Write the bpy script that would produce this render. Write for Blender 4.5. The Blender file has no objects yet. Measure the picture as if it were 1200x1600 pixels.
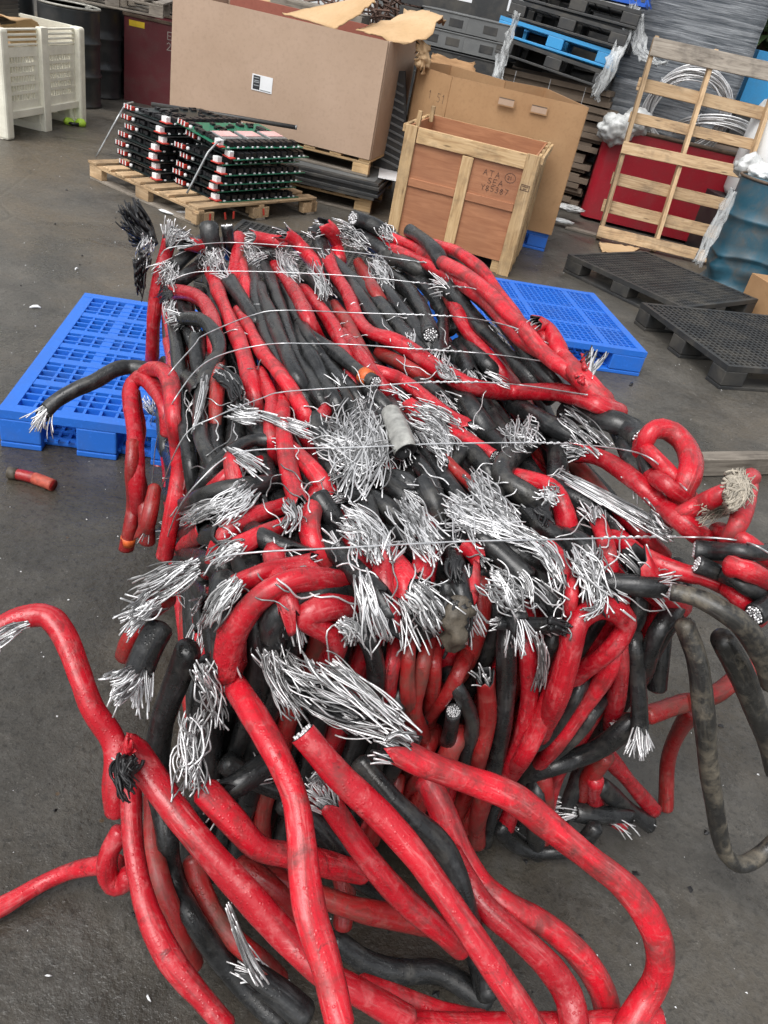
import bpy, bmesh, math, random, os
import numpy as np
from mathutils import Vector, Matrix

R_ = math.radians
scene = bpy.context.scene
COL = scene.collection
random.seed(7)
RNG = np.random.default_rng(11)

# ------------------------------------------------------------------ camera, world, sun, exposure
CAM_H, F_PX = 1.6, 1230.0
NADIR = np.array([190.0, 2630.0])
_c = np.array([600.0, 800.0]); _d = NADIR - _c; _n = np.linalg.norm(_d)
PITCH = math.pi / 2 - math.atan(_n / F_PX); ROLL = math.atan2(-_d[0], _d[1])
FWD = np.array([0, math.cos(PITCH), -math.sin(PITCH)])
UPV = np.array([0, math.sin(PITCH), math.cos(PITCH)])
RT = np.array([1.0, 0, 0])
IX = math.cos(ROLL) * RT + math.sin(ROLL) * UPV
IY = math.sin(ROLL) * RT - math.cos(ROLL) * UPV
CAM_P = np.array([0, 0, CAM_H])
cd = bpy.data.cameras.new('camera'); cam = bpy.data.objects.new('camera', cd); COL.objects.link(cam)
cd.sensor_fit = 'VERTICAL'; cd.sensor_height = 36.0; cd.lens = 36.0 * F_PX / 1600.0
cd.clip_start = 0.02; cd.clip_end = 600.0
m = Matrix.Identity(4)
for i in range(3):
    m[i][0] = IX[i]; m[i][1] = -IY[i]; m[i][2] = -FWD[i]
m[2][3] = CAM_H
cam.matrix_world = m
scene.camera = cam

world = bpy.data.worlds.new('World'); scene.world = world; world.use_nodes = True
wn, wl = world.node_tree.nodes, world.node_tree.links
bg = wn['Background']
sky = wn.new('ShaderNodeTexSky'); sky.sky_type = 'NISHITA'; sky.sun_disc = False
SUN_EL, SUN_AZ = R_(58), R_(-150)     # azimuth from +Y towards +X
sky.sun_elevation = SUN_EL; sky.sun_rotation = SUN_AZ
sky.air_density = 1.0; sky.dust_density = 4.0; sky.ozone_density = 0.6
hs = wn.new('ShaderNodeHueSaturation'); hs.inputs['Saturation'].default_value = 0.18
wl.new(sky.outputs[0], hs.inputs['Color']); wl.new(hs.outputs[0], bg.inputs[0])
bg.inputs[1].default_value = 0.15
sd = bpy.data.lights.new('sun', 'SUN'); so = bpy.data.objects.new('sun', sd); COL.objects.link(so)
sd.energy = 1.0; sd.angle = R_(42); sd.color = (1.0, 0.98, 0.96)
sdir = Vector((math.sin(SUN_AZ) * math.cos(SUN_EL), math.cos(SUN_AZ) * math.cos(SUN_EL), math.sin(SUN_EL)))
so.rotation_euler = sdir.to_track_quat('Z', 'Y').to_euler()
so.location = (0, 0, 12)
vs = scene.view_settings
vs.view_transform = 'Standard'; vs.look = 'None'; vs.exposure = 0.58; vs.gamma = 1.0; vs.use_curve_mapping = False
scene.cycles.max_bounces = 6

# ------------------------------------------------------------------ photo point -> place in the yard
def rays(p):
    p = np.asarray(p, float)
    return FWD + np.outer(p[:, 0] - 600, IX) / F_PX + np.outer(p[:, 1] - 800, IY) / F_PX
def at_z(x, y, z=0.0):
    r = rays([(x, y)])[0]; return CAM_P + r * ((z - CAM_H) / r[2])
def at_y(x, y, Y):
    r = rays([(x, y)])[0]; return CAM_P + r * (Y / r[1])

# ------------------------------------------------------------------ materials
class NT:
    def __init__(s, name):
        s.m = bpy.data.materials.new(name); s.m.use_nodes = True
        s.n, s.l = s.m.node_tree.nodes, s.m.node_tree.links
        s.b = s.n['Principled BSDF']
    def new(s, t, **k):
        o = s.n.new(t)
        for a, v in k.items(): setattr(o, a, v)
        return o
    def put(s, sock, v):
        if hasattr(v, 'is_linked'): s.l.new(v, sock)
        elif isinstance(v, (tuple, list)) and len(v) == 3 and sock.type == 'RGBA': sock.default_value = (*v, 1)
        else: sock.default_value = v
    def coord(s, kind='Object', scale=(1, 1, 1), rnd=True):
        tc = s.new('ShaderNodeTexCoord'); mp = s.new('ShaderNodeMapping')
        s.l.new(tc.outputs[kind], mp.inputs[0]); mp.inputs['Scale'].default_value = scale
        if rnd:
            oi = s.new('ShaderNodeObjectInfo'); mu = s.new('ShaderNodeMath', operation='MULTIPLY'); mu.inputs[1].default_value = 37.0
            s.l.new(oi.outputs['Random'], mu.inputs[0]); s.l.new(mu.outputs[0], mp.inputs['Location'])
        return mp.outputs[0]
    def rand(s): return s.new('ShaderNodeObjectInfo').outputs['Random']
    def noise(s, vec, scale, detail=4, rough=0.55, dist=0.0):
        o = s.new('ShaderNodeTexNoise'); s.put(o.inputs['Vector'], vec)
        o.inputs['Scale'].default_value = scale; o.inputs['Detail'].default_value = detail
        o.inputs['Roughness'].default_value = rough; o.inputs['Distortion'].default_value = dist
        return o.outputs['Fac']
    def voro(s, vec, scale, feature='F1'):
        o = s.new('ShaderNodeTexVoronoi', feature=feature); s.put(o.inputs['Vector'], vec); o.inputs['Scale'].default_value = scale
        return o.outputs['Distance']
    def ramp(s, fac, *stops):
        o = s.new('ShaderNodeValToRGB'); s.put(o.inputs[0], fac); e = o.color_ramp.elements
        while len(e) < len(stops): e.new(0.5)
        for el, (p, c) in zip(e, stops):
            el.position = p; el.color = (*c, 1) if isinstance(c, (tuple, list)) else (c, c, c, 1)
        return o.outputs[0]
    def mix(s, fac, a, b, blend='MIX'):
        o = s.new('ShaderNodeMix', data_type='RGBA', blend_type=blend)
        s.put(o.inputs[0], fac); s.put(o.inputs[6], a); s.put(o.inputs[7], b); return o.outputs[2]
    def math(s, op, a, b=0.0):
        o = s.new('ShaderNodeMath', operation=op); s.put(o.inputs[0], a); s.put(o.inputs[1], b); return o.outputs[0]
    def hsv(s, col, h=0.5, sat=1.0, v=1.0):
        o = s.new('ShaderNodeHueSaturation'); s.put(o.inputs['Color'], col)
        s.put(o.inputs['Hue'], h); s.put(o.inputs['Saturation'], sat); s.put(o.inputs['Value'], v); return o.outputs[0]
    def bump(s, h, strength=0.3, dist=0.002, prev=None):
        o = s.new('ShaderNodeBump'); s.put(o.inputs['Height'], h); o.inputs['Strength'].default_value = strength
        o.inputs['Distance'].default_value = dist
        if prev is not None: s.l.new(prev, o.inputs['Normal'])
        return o.outputs[0]
    def out(s, color=None, rough=None, metal=None, normal=None, spec=None, coat=None, alpha=None, trans=None):
        b = s.b.inputs
        for k, v in (('Base Color', color), ('Roughness', rough), ('Metallic', metal), ('Normal', normal), ('Specular IOR Level', spec),
                     ('Coat Weight', coat), ('Alpha', alpha), ('Transmission Weight', trans)):
            if v is not None: s.put(b[k], v)
        return s.m
def simple(name, col, rough=0.6, metal=0.0, var=0.25, scale=8, bump=0.0, spec=None):
    t = NT(name); v = t.coord()
    n = t.noise(v, scale, 5); n2 = t.noise(v, scale * 9, 3)
    lo = tuple(c * (1 - var) for c in col); hi = tuple(min(1, c * (1 + var)) for c in col)
    c = t.mix(t.math('MULTIPLY', n2, 0.25), t.ramp(n, (0.3, lo), (0.7, hi)), tuple(c * 0.6 for c in col))
    rg = t.ramp(n, (0.3, rough * 0.8), (0.7, min(1, rough * 1.2)))
    nm = t.bump(n2, 0.35, bump) if bump else None
    return t.out(c, rg, metal, nm, spec)
M = {}
def jacket_mat(name, c0, c1, scuff, dirt, dirt_amt, rough):
    t = NT(name); v = t.coord(); rnd = t.rand()
    big = t.noise(v, 9, 4, 0.6); mid = t.noise(v, 38, 5, 0.65, 0.6); fine = t.noise(v, 170, 3, 0.6)
    base = t.mix(t.ramp(big, (0.35, 0.0), (0.65, 1.0)), c0, c1)
    base = t.hsv(base, 0.5, 1.0, t.math('ADD', t.math('MULTIPLY', rnd, 0.45), 0.78))
    sc = t.ramp(t.math('MULTIPLY', mid, t.math('ADD', t.math('MULTIPLY', fine, 0.5), 0.75)), (0.52, 0.0), (0.72, 1.0))
    base = t.mix(t.math('MULTIPLY', sc, 0.42), base, scuff)
    dn = t.math('ADD', t.noise(v, 16, 6, 0.7, 0.4), t.math('MULTIPLY', rnd, dirt_amt))
    dm = t.ramp(dn, (0.60, 0.0), (0.80, 1.0))
    base = t.mix(t.math('MULTIPLY', dm, 0.75), base, dirt)
    spk = t.ramp(t.voro(v, 190), (0.10, 1.0), (0.2, 0.0))
    spk = t.math('MULTIPLY', spk, t.ramp(mid, (0.5, 0.0), (0.62, 1.0)))
    base = t.mix(t.math('MULTIPLY', spk, 0.5), base, dirt)
    rg = t.math('ADD', t.ramp(mid, (0.3, rough * 0.75), (0.7, rough * 1.35)), t.math('MULTIPLY', dm, 0.25))
    scr = t.noise(t.coord('Object', (14, 60, 22)), 3.0, 6, 0.75, 1.8)
    base = t.mix(t.math('MULTIPLY', t.ramp(scr, (0.60, 0.0), (0.70, 1.0)), 0.55), base, scuff)
    smu = t.noise(v, 26, 6, 0.75, 0.8)
    base = t.mix(t.math('MULTIPLY', t.ramp(smu, (0.58, 0.0), (0.70, 1.0)), 0.7), base, tuple(x * .3 for x in dirt))
    at = t.new('ShaderNodeAttribute', attribute_name='axis'); am = t.new('ShaderNodeMapping'); t.l.new(at.outputs['Vector'], am.inputs[0]); am.inputs['Scale'].default_value = (1, 1, 0.10)
    oi_ = t.new('ShaderNodeMath', operation='MULTIPLY'); t.l.new(rnd, oi_.inputs[0]); oi_.inputs[1].default_value = 19.0; t.l.new(oi_.outputs[0], am.inputs['Location'])
    st1 = t.noise(am.outputs[0], 75, 5, 0.7, 0.5); st2 = t.noise(am.outputs[0], 190, 3, 0.6)
    base = t.mix(t.math('MULTIPLY', t.ramp(st1, (0.52, 0.0), (0.68, 1.0)), 0.5), base, tuple(x * .55 for x in dirt))
    base = t.mix(t.math('MULTIPLY', t.math('MULTIPLY', t.ramp(st2, (0.55, 0.0), (0.68, 1.0)), t.ramp(big, (0.42, 0.0), (0.6, 1.0))), 0.5), base, scuff)
    drop = t.ramp(t.voro(v, 150), (0.12, 1.0), (0.34, 0.0))
    drop = t.math('MULTIPLY', drop, t.ramp(t.noise(v, 14, 2), (0.44, 0.0), (0.54, 1.0)))
    wr = t.noise(v, 55, 4, 0.6, 1.2)
    nm = t.bump(wr, 0.3, 0.0020); nm = t.bump(st1, 0.35, 0.0012, nm); nm = t.bump(drop, 0.55, 0.0010, nm); nm = t.bump(fine, 0.25, 0.0006, nm)
    return t.out(base, rg, 0.0, nm, 0.5)
M['red'] = jacket_mat('red_jacket', (0.42, 0.006, 0.016), (0.54, 0.012, 0.024), (0.60, 0.18, 0.18), (0.10, 0.035, 0.03), 0.16, 0.27)
M['black'] = jacket_mat('black_jacket', (0.009, 0.0095, 0.010), (0.017, 0.018, 0.019), (0.075, 0.078, 0.08), (0.085, 0.08, 0.07), 0.10, 0.29)
M['muddy'] = jacket_mat('muddy_black_jacket', (0.016, 0.016, 0.016), (0.022, 0.022, 0.02), (0.09, 0.088, 0.08), (0.22, 0.19, 0.14), 0.15, 0.34)
M['dull'] = jacket_mat('dirty_red_jacket', (0.25, 0.010, 0.012), (0.36, 0.016, 0.016), (0.36, 0.12, 0.10), (0.12, 0.065, 0.048), 0.20, 0.30)
M['orange'] = simple('orange_tape', (0.62, 0.12, 0.025), 0.45, var=0.35, scale=60, bump=0.001)
M['greytape'] = simple('grey_tape', (0.30, 0.30, 0.28), 0.35, var=0.4, scale=50, bump=0.001)
M['mudtape'] = simple('muddy_tape', (0.075, 0.062, 0.045), 0.55, var=0.6, scale=45, bump=0.003)
M['cloth'] = simple('frayed_cloth', (0.36, 0.32, 0.26), 0.85, var=0.4, scale=70, bump=0.002)
M['inner'] = simple('black_insulation', (0.012, 0.012, 0.013), 0.42, var=0.4, scale=60, bump=0.0012)
def alu():
    t = NT('aluminium_strand'); v = t.coord()
    n = t.noise(v, 60, 4); n2 = t.noise(v, 9, 3)
    c = t.mix(t.ramp(n2, (0.35, 0.0), (0.7, 1.0)), (0.60, 0.60, 0.605), (0.84, 0.84, 0.84))
    c = t.mix(t.math('MULTIPLY', t.ramp(n, (0.55, 0.0), (0.8, 1.0)), 0.6), c, (0.25, 0.24, 0.23))
    return t.out(c, t.ramp(n, (0.3, 0.3), (0.7, 0.5)), 0.62, None, 0.5)
M['alu'] = alu()
M['alu_dull'] = simple('dull_aluminium', (0.24, 0.24, 0.24), 0.40, 0.6, 0.4, 40)
M['wire'] = simple('steel_wire', (0.62, 0.63, 0.64), 0.36, 0.7, 0.3, 40)
def ground_mat():
    t = NT('yard_ground'); v = t.coord('Object', rnd=False)
    big = t.noise(v, 0.55, 5, 0.6, 0.5); mid = t.noise(v, 3.2, 6, 0.62, 0.4); fine = t.noise(v, 26, 5, 0.65); grit = t.noise(v, 140, 3, 0.6)
    c = t.ramp(mid, (0.25, (0.042, 0.039, 0.033)), (0.5, (0.076, 0.070, 0.059)), (0.78, (0.132, 0.121, 0.102)))
    c = t.mix(t.math('MULTIPLY', t.ramp(big, (0.46, 0.0), (0.64, 1.0)), 0.9), c, (0.118, 0.092, 0.060))
    c = t.mix(t.math('MULTIPLY', t.ramp(fine, (0.45, 0.0), (0.75, 1.0)), 0.55), c, (0.12, 0.115, 0.105))
    f2 = t.noise(v, 58, 4, 0.7, 0.3)
    c = t.mix(t.math('MULTIPLY', t.ramp(f2, (0.52, 0.0), (0.66, 1.0)), 0.5), c, (0.018, 0.017, 0.014))
    c = t.mix(t.math('MULTIPLY', t.ramp(grit, (0.52, 0.0), (0.7, 1.0)), 0.35), c, (0.018, 0.017, 0.015))
    peb = t.ramp(t.voro(v, 85), (0.10, 1.0), (0.18, 0.0))
    c = t.mix(t.math('MULTIPLY', peb, t.ramp(t.noise(v, 9, 3), (0.48, 0.0), (0.62, 0.7))), c, (0.20, 0.19, 0.17))
    spot = t.ramp(t.voro(v, 7.5), (0.028, 1.0), (0.05, 0.0))
    c = t.mix(t.math('MULTIPLY', spot, 0.55), c, (0.15, 0.085, 0.035))
    gp = t.new('ShaderNodeVectorMath', operation='DISTANCE'); t.l.new(v, gp.inputs[0]); gp.inputs[1].default_value = (-1.3, 0.6, 0)
    wet = t.math('ADD', t.noise(v, 1.3, 4, 0.6, 0.6), t.math('MULTIPLY', t.math('SUBTRACT', 2.2, gp.outputs['Value']), 0.07))
    wet = t.ramp(wet, (0.40, 0.0), (0.54, 1.0))
    c = t.mix(wet, c, t.hsv(c, 0.5, 1.05, 0.62))
    rg = t.math('SUBTRACT', t.ramp(fine, (0.3, 0.38), (0.7, 0.60)), t.math('MULTIPLY', wet, 0.36))
    pud = t.ramp(t.noise(v, 0.9, 5, 0.62, 1.2), (0.52, 0.0), (0.62, 1.0))
    c = t.mix(t.math('MULTIPLY', pud, 0.35), c, (0.030, 0.027, 0.022)); rg = t.math('SUBTRACT', rg, t.math('MULTIPLY', pud, 0.16))
    crk = t.ramp(t.voro(t.mix(0.25, v, t.new('ShaderNodeTexNoise').outputs['Color'], 'LINEAR_LIGHT'), 0.55, 'DISTANCE_TO_EDGE'), (0.0, 0.0), (0.012, 1.0))
    nm = t.bump(mid, 0.5, 0.02); nm = t.bump(fine, 0.7, 0.006, nm); nm = t.bump(f2, 0.6, 0.0025, nm); nm = t.bump(grit, 0.6, 0.0022, nm); nm = t.bump(crk, 0.5, 0.004, nm)
    return t.out(c, rg, 0.0, nm, 0.5)
M['ground'] = ground_mat()
def wood(name, a, b, dark, grime):
    t = NT(name); v = t.coord('Object', (1.3, 16, 16)); v2 = t.coord('Object')
    g = t.noise(v, 2.2, 6, 0.62, 1.6); f = t.noise(v, 14, 4, 0.6, 0.4)
    c = t.ramp(g, (0.28, dark), (0.48, a), (0.72, b))
    c = t.hsv(c, 0.5, 1.0, t.math('ADD', t.math('MULTIPLY', t.rand(), 0.45), 0.75))
    kn = t.ramp(t.voro(t.coord('Object', (1.2, 6, 6)), 2.4), (0.045, 1.0), (0.11, 0.0))
    c = t.mix(t.math('MULTIPLY', kn, 0.75), c, tuple(x * 0.35 for x in dark))
    c = t.mix(t.math('MULTIPLY', t.ramp(t.noise(v2, 5, 5, 0.65), (0.5, 0.0), (0.75, 1.0)), 0.75), c, grime)
    nm = t.bump(g, 0.4, 0.002); nm = t.bump(f, 0.35, 0.0012, nm)
    return t.out(c, 0.72, 0.0, nm, 0.3)
M['pine'] = wood('pine', (0.46, 0.31, 0.16), (0.58, 0.42, 0.24), (0.30, 0.18, 0.085), (0.16, 0.11, 0.065))
M['pallet'] = wood('pallet_wood', (0.44, 0.30, 0.17), (0.58, 0.43, 0.27), (0.22, 0.14, 0.08), (0.13, 0.095, 0.065))
M['oldwood'] = wood('weathered_wood', (0.23, 0.20, 0.165), (0.34, 0.30, 0.25), (0.11, 0.09, 0.07), (0.07, 0.06, 0.05))
def ply():
    t = NT('plywood'); v = t.coord('Object', (1.0, 9, 9)); v2 = t.coord('Object')
    g = t.noise(v, 4, 6, 0.6, 1.0)
    c = t.ramp(g, (0.3, (0.30, 0.125, 0.062)), (0.7, (0.44, 0.205, 0.105)))
    c = t.mix(t.math('MULTIPLY', t.ramp(t.noise(v2, 3, 4), (0.45, 0.0), (0.7, 1.0)), 0.35), c, (0.20, 0.085, 0.05))
    return t.out(c, 0.6, 0.0, t.bump(g, 0.25, 0.001), 0.3)
M['ply'] = ply()
def card(name, a, b, fl=(0, 1, 0)):
    t = NT(name); v = t.coord('Object'); n = t.noise(v, 2.5, 5, 0.6); f = t.noise(v, 45, 4)
    c = t.ramp(n, (0.3, a), (0.7, b))
    c = t.mix(t.math('MULTIPLY', t.ramp(f, (0.5, 0.0), (0.8, 1.0)), 0.3), c, tuple(x * 0.65 for x in a))
    w = t.noise(t.coord('Object', (60, 60, 1.2)), 2.0, 2)
    st = t.ramp(t.noise(v, 1.1, 5, 0.65), (0.6, 0.0), (0.75, 1.0))
    c = t.mix(t.math('MULTIPLY', st, 0.35), c, tuple(x * 0.5 for x in a))
    return t.out(c, 0.82, 0.0, t.bump(n, 0.4, 0.012, t.bump(w, 0.25, 0.0012)), 0.2)
M['card'] = card('kraft_cardboard', (0.40, 0.285, 0.205), (0.45, 0.325, 0.24))
M['card2'] = card('brown_cardboard', (0.33, 0.19, 0.095), (0.41, 0.25, 0.13))
M['card3'] = card('torn_cardboard', (0.46, 0.30, 0.155), (0.60, 0.42, 0.25))
M['cardred'] = card('red_cardboard', (0.25, 0.085, 0.06), (0.32, 0.115, 0.085))
M['baled'] = card('baled_cardboard', (0.11, 0.085, 0.065), (0.20, 0.155, 0.115))
def plastic(name, c, rough=0.42, dirt=(0.10, 0.09, 0.075), amt=0.5):
    t = NT(name); v = t.coord('Object'); n = t.noise(v, 5, 6, 0.65, 0.4); f = t.noise(v, 70, 4, 0.6)
    col = t.mix(t.math('MULTIPLY', t.ramp(n, (0.45, 0.0), (0.75, 1.0)), amt), c, dirt)
    col = t.mix(t.math('MULTIPLY', t.ramp(f, (0.55, 0.0), (0.75, 1.0)), 0.3), col, tuple(min(1, x * 1.6 + 0.03) for x in c))
    return t.out(col, t.ramp(n, (0.3, rough * 0.8), (0.7, rough * 1.4)), 0.0, t.bump(f, 0.25, 0.0008), 0.5)
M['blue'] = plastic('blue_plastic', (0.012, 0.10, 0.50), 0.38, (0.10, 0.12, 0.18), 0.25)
M['blue2'] = plastic('bright_blue_plastic', (0.018, 0.145, 0.60), 0.38, (0.10, 0.12, 0.18), 0.25)  # brighter blue plastic of the pallets
M['cyan'] = plastic('light_blue_plastic', (0.035, 0.29, 0.60), 0.45, (0.12, 0.15, 0.18), 0.25)
M['blackpl'] = plastic('black_plastic', (0.026, 0.027, 0.028), 0.46, (0.095, 0.086, 0.070), 0.75)
M['greypl'] = plastic('grey_plastic', (0.115, 0.12, 0.12), 0.5, (0.22, 0.22, 0.21), 0.4)
M['whitepl'] = plastic('off_white_plastic', (0.80, 0.78, 0.66), 0.5, (0.34, 0.31, 0.23), 0.4)
M['white'] = plastic('white_plastic', (0.78, 0.79, 0.78), 0.42, (0.45, 0.43, 0.38), 0.3)
M['drum'] = plastic('black_drum_paint', (0.020, 0.023, 0.025), 0.32, (0.075, 0.066, 0.055), 0.4)
M['rim'] = simple('highlight_rim', (0.34, 0.33, 0.29), 0.5, 0.3, 0.4, 20)  # pale tone paints the highlight on the drum rims
M['bluedrum'] = plastic('blue_drum_paint', (0.022, 0.085, 0.125), 0.42, (0.13, 0.105, 0.08), 0.8)
M['maroon'] = plastic('maroon_paint', (0.115, 0.022, 0.026), 0.5, (0.10, 0.07, 0.06), 0.5)
M['reddump'] = plastic('red_paint', (0.34, 0.012, 0.024), 0.36, (0.16, 0.05, 0.05), 0.4)
M['rust'] = simple('rusty_steel', (0.12, 0.085, 0.06), 0.7, 0.2, 0.5, 14)
M['yellow'] = simple('yellow_sticker', (0.72, 0.50, 0.03), 0.5, var=0.2)
M['faded'] = simple('faded_red', (0.40, 0.075, 0.045), 0.55, var=0.4, scale=50, bump=0.001)
M['ink'] = simple('black_ink', (0.075, 0.038, 0.026), 0.7, var=0.2)
M['paint_white'] = simple('faded_white_paint', (0.42, 0.38, 0.34), 0.7, var=0.3)
M['label'] = simple('white_paper', (0.78, 0.79, 0.80), 0.6, var=0.05)
M['label_black'] = simple('printed_black', (0.02, 0.022, 0.026), 0.55, var=0.2)
M['label_grey'] = simple('printed_grey', (0.30, 0.32, 0.33), 0.6, var=0.2)
M['pcb'] = simple('green_circuit_board', (0.02, 0.16, 0.09), 0.4, var=0.4, scale=60)
M['pcbdark'] = simple('dark_board', (0.012, 0.02, 0.02), 0.4, var=0.4, scale=60)
M['blackpart'] = simple('black_component', (0.014, 0.014, 0.016), 0.4, var=0.3)
M['redpart'] = simple('red_connector', (0.55, 0.045, 0.03), 0.45, var=0.2)
M['pinkpart'] = simple('pink_pad', (0.72, 0.42, 0.40), 0.6, var=0.15)
M['steel'] = simple('grey_metal', (0.36, 0.37, 0.37), 0.38, 0.6, 0.25, 30)
M['greenred'] = simple('neon_plastic', (0.45, 0.70, 0.06), 0.5, var=0.2)
def wrap_mat(name, lo, hi, scale):
    t = NT(name); v = t.coord('Object', (0.7, 0.7, 13)); v2 = t.coord('Object')
    n = t.noise(v, 2.6, 6, 0.7, 0.6); n2 = t.noise(v2, 4, 4)
    c = t.ramp(n, (0.38, lo), (0.60, tuple(0.5 * (a + b) for a, b in zip(lo, hi))), (0.78, hi))
    c = t.mix(t.math('MULTIPLY', t.ramp(n2, (0.5, 0.0), (0.7, 1.0)), 0.5), c, lo)
    return t.out(c, t.ramp(n, (0.3, 0.16), (0.7, 0.36)), 0.0, t.bump(n, 0.8, 0.012), 0.6)
M['wrap'] = wrap_mat('stretch_wrap', (0.05, 0.06, 0.072), (0.42, 0.44, 0.46), 1)
M['film'] = simple('loose_film', (0.50, 0.51, 0.50), 0.28, var=0.45, scale=14, bump=0.004)
def film_mat():
    t = NT('clear_film'); v = t.coord('Object', (6, 6, 1.5)); n = t.noise(v, 3, 5, 0.7, 1.0)
    return t.out((0.62, 0.64, 0.64), 0.25, 0.0, t.bump(n, 0.8, 0.01), 0.5, alpha=t.ramp(n, (0.38, 0.10), (0.68, 0.75)))
M['clear'] = film_mat()
M['wall'] = simple('painted_wall', (0.62, 0.63, 0.62), 0.8, var=0.08, scale=1.5)
M['leaf'] = simple('leaf', (0.045, 0.085, 0.028), 0.6, var=0.4)
M['bark'] = simple('bark', (0.10, 0.08, 0.06), 0.9, var=0.4, bump=0.01)
M['twig'] = simple('dry_twig', (0.14, 0.085, 0.065), 0.85, var=0.4)

# ------------------------------------------------------------------ mesh helpers
class MB:
    def __init__(s): s.V = []; s.F = []; s.mi = []; s.n = 0
    def add(s, V, F, mi=0):
        V = np.asarray(V, float).reshape(-1, 3); s.V.append(V)
        s.F.extend([tuple(i + s.n for i in f) for f in F])
        s.mi.extend([mi] * len(F) if isinstance(mi, int) else mi); s.n += len(V); return s
    def box(s, c, size, rot=None, mi=0):
        x, y, z = (q / 2 for q in size)
        V = np.array([(-x, -y, -z), (x, -y, -z), (x, y, -z), (-x, y, -z), (-x, -y, z), (x, -y, z), (x, y, z), (-x, y, z)])
        if rot is not None:
            from mathutils import Euler
            V = V @ np.array(Euler(rot).to_matrix()).T
        return s.add(V + np.array(c, float), [(0, 3, 2, 1), (4, 5, 6, 7), (0, 1, 5, 4), (1, 2, 6, 5), (2, 3, 7, 6), (3, 0, 4, 7)], mi)
    def lathe(s, prof, n=32, c=(0, 0, 0), mi=0, close=True):
        a = np.linspace(0, 2 * math.pi, n, endpoint=False); V = []; F = []
        for r, z in prof: V.append(np.stack([r * np.cos(a), r * np.sin(a), np.full(n, z)], 1))
        for i in range(len(prof) - 1):
            for j in range(n):
                k = (j + 1) % n; F.append((i * n + j, i * n + k, (i + 1) * n + k, (i + 1) * n + j))
        if close: F.append(tuple(range(n))[::-1]); F.append(tuple((len(prof) - 1) * n + j for j in range(n)))
        return s.add(np.concatenate(V) + np.array(c, float), F, mi)
    def tube(s, P, r, n=6, mi=0, cap=True):
        P = np.asarray(P, float); N = len(P); r = np.broadcast_to(np.asarray(r, float), (N,))
        T, A, B = frames(P); a = np.linspace(0, 2 * math.pi, n, endpoint=False)
        ring = np.cos(a)[None, :, None] * A[:, None] + np.sin(a)[None, :, None] * B[:, None]
        V = P[:, None] + ring * r[:, None, None]; F = []
        for i in range(N - 1):
            for j in range(n):
                k = (j + 1) % n; F.append((i * n + j, i * n + k, (i + 1) * n + k, (i + 1) * n + j))
        if cap: F.append(tuple(range(n))[::-1]); F.append(tuple((N - 1) * n + j for j in range(n)))
        return s.add(V.reshape(-1, 3), F, mi)
    def sheet(s, G, mi=0, thick=0.0):
        G = np.asarray(G, float); a, b = G.shape[:2]
        F = [(i * b + j, i * b + j + 1, (i + 1) * b + j + 1, (i + 1) * b + j) for i in range(a - 1) for j in range(b - 1)]
        return s.add(G.reshape(-1, 3), F, mi)
    def mesh(s, name, mats, smooth=False):
        me = bpy.data.meshes.new(name)
        V = np.concatenate(s.V) if s.V else np.zeros((0, 3))
        me.from_pydata(V.tolist(), [], s.F)
        for q in (mats if isinstance(mats, (list, tuple)) else [mats]): me.materials.append(M[q])
        me.polygons.foreach_set('material_index', s.mi)
        if smooth: me.polygons.foreach_set('use_smooth', [True] * len(s.F))
        me.update(); return me
    def build(s, name, mats, parent=None, smooth=False, bevel=0.0, loc=None, rot=None, solid=0.0, **props):
        o = bpy.data.objects.new(name, s.mesh(name, mats, smooth)); return link(o, parent, bevel, loc, rot, solid, **props)
def link(o, parent=None, bevel=0.0, loc=None, rot=None, solid=0.0, **props):
    COL.objects.link(o)
    if parent is not None: o.parent = parent
    if loc is not None: o.location = loc
    if rot is not None: o.rotation_euler = rot
    if solid:
        md = o.modifiers.new('solid', 'SOLIDIFY'); md.thickness = solid; md.offset = 0
    if bevel:
        md = o.modifiers.new('bevel', 'BEVEL'); md.width = bevel; md.segments = 2; md.limit_method = 'ANGLE'
    for k, v in props.items(): o[k] = v
    return o
def frames(P):
    N = len(P); T = np.gradient(P, axis=0); T /= np.maximum(np.linalg.norm(T, axis=1, keepdims=True), 1e-9)
    A = np.zeros_like(P); a = np.cross(T[0], [0, 0, 1.0])
    if np.linalg.norm(a) < 1e-3: a = np.cross(T[0], [1.0, 0, 0])
    A[0] = a / np.linalg.norm(a)
    for i in range(1, N):
        a = A[i - 1] - T[i] * (A[i - 1] @ T[i]); l = np.linalg.norm(a)
        A[i] = a / l if l > 1e-6 else A[i - 1]
    return T, A, np.cross(T, A)
def thing(name, label, cat, loc=(0, 0, 0), rz=0.0, group=None, rot=None):
    o = bpy.data.objects.new(name, None); o.empty_display_size = 0.1; COL.objects.link(o)
    o.location = tuple(loc); o.rotation_euler = rot if rot is not None else (0, 0, rz)
    o['label'] = label; o['category'] = cat
    if group: o['group'] = group
    return o
def tag(o, label, cat, group=None):
    o['label'] = label; o['category'] = cat
    if group: o['group'] = group
    return o
_bc = {}
def board(name, size, parent, loc, mat, rot=(0, 0, 0), bevel=0.003, **props):
    key = (name, tuple(round(q, 4) for q in size), mat)
    if key not in _bc: _bc[key] = MB().box((0, 0, 0), size).mesh(name, mat)
    return link(bpy.data.objects.new(name, _bc[key]), parent, bevel, loc, rot, **props)
def copy_tree(o, parent=None):
    c = o.copy(); COL.objects.link(c)
    if parent is not None: c.parent = parent
    for ch in list(o.children): copy_tree(ch, c)
    return c
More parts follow.
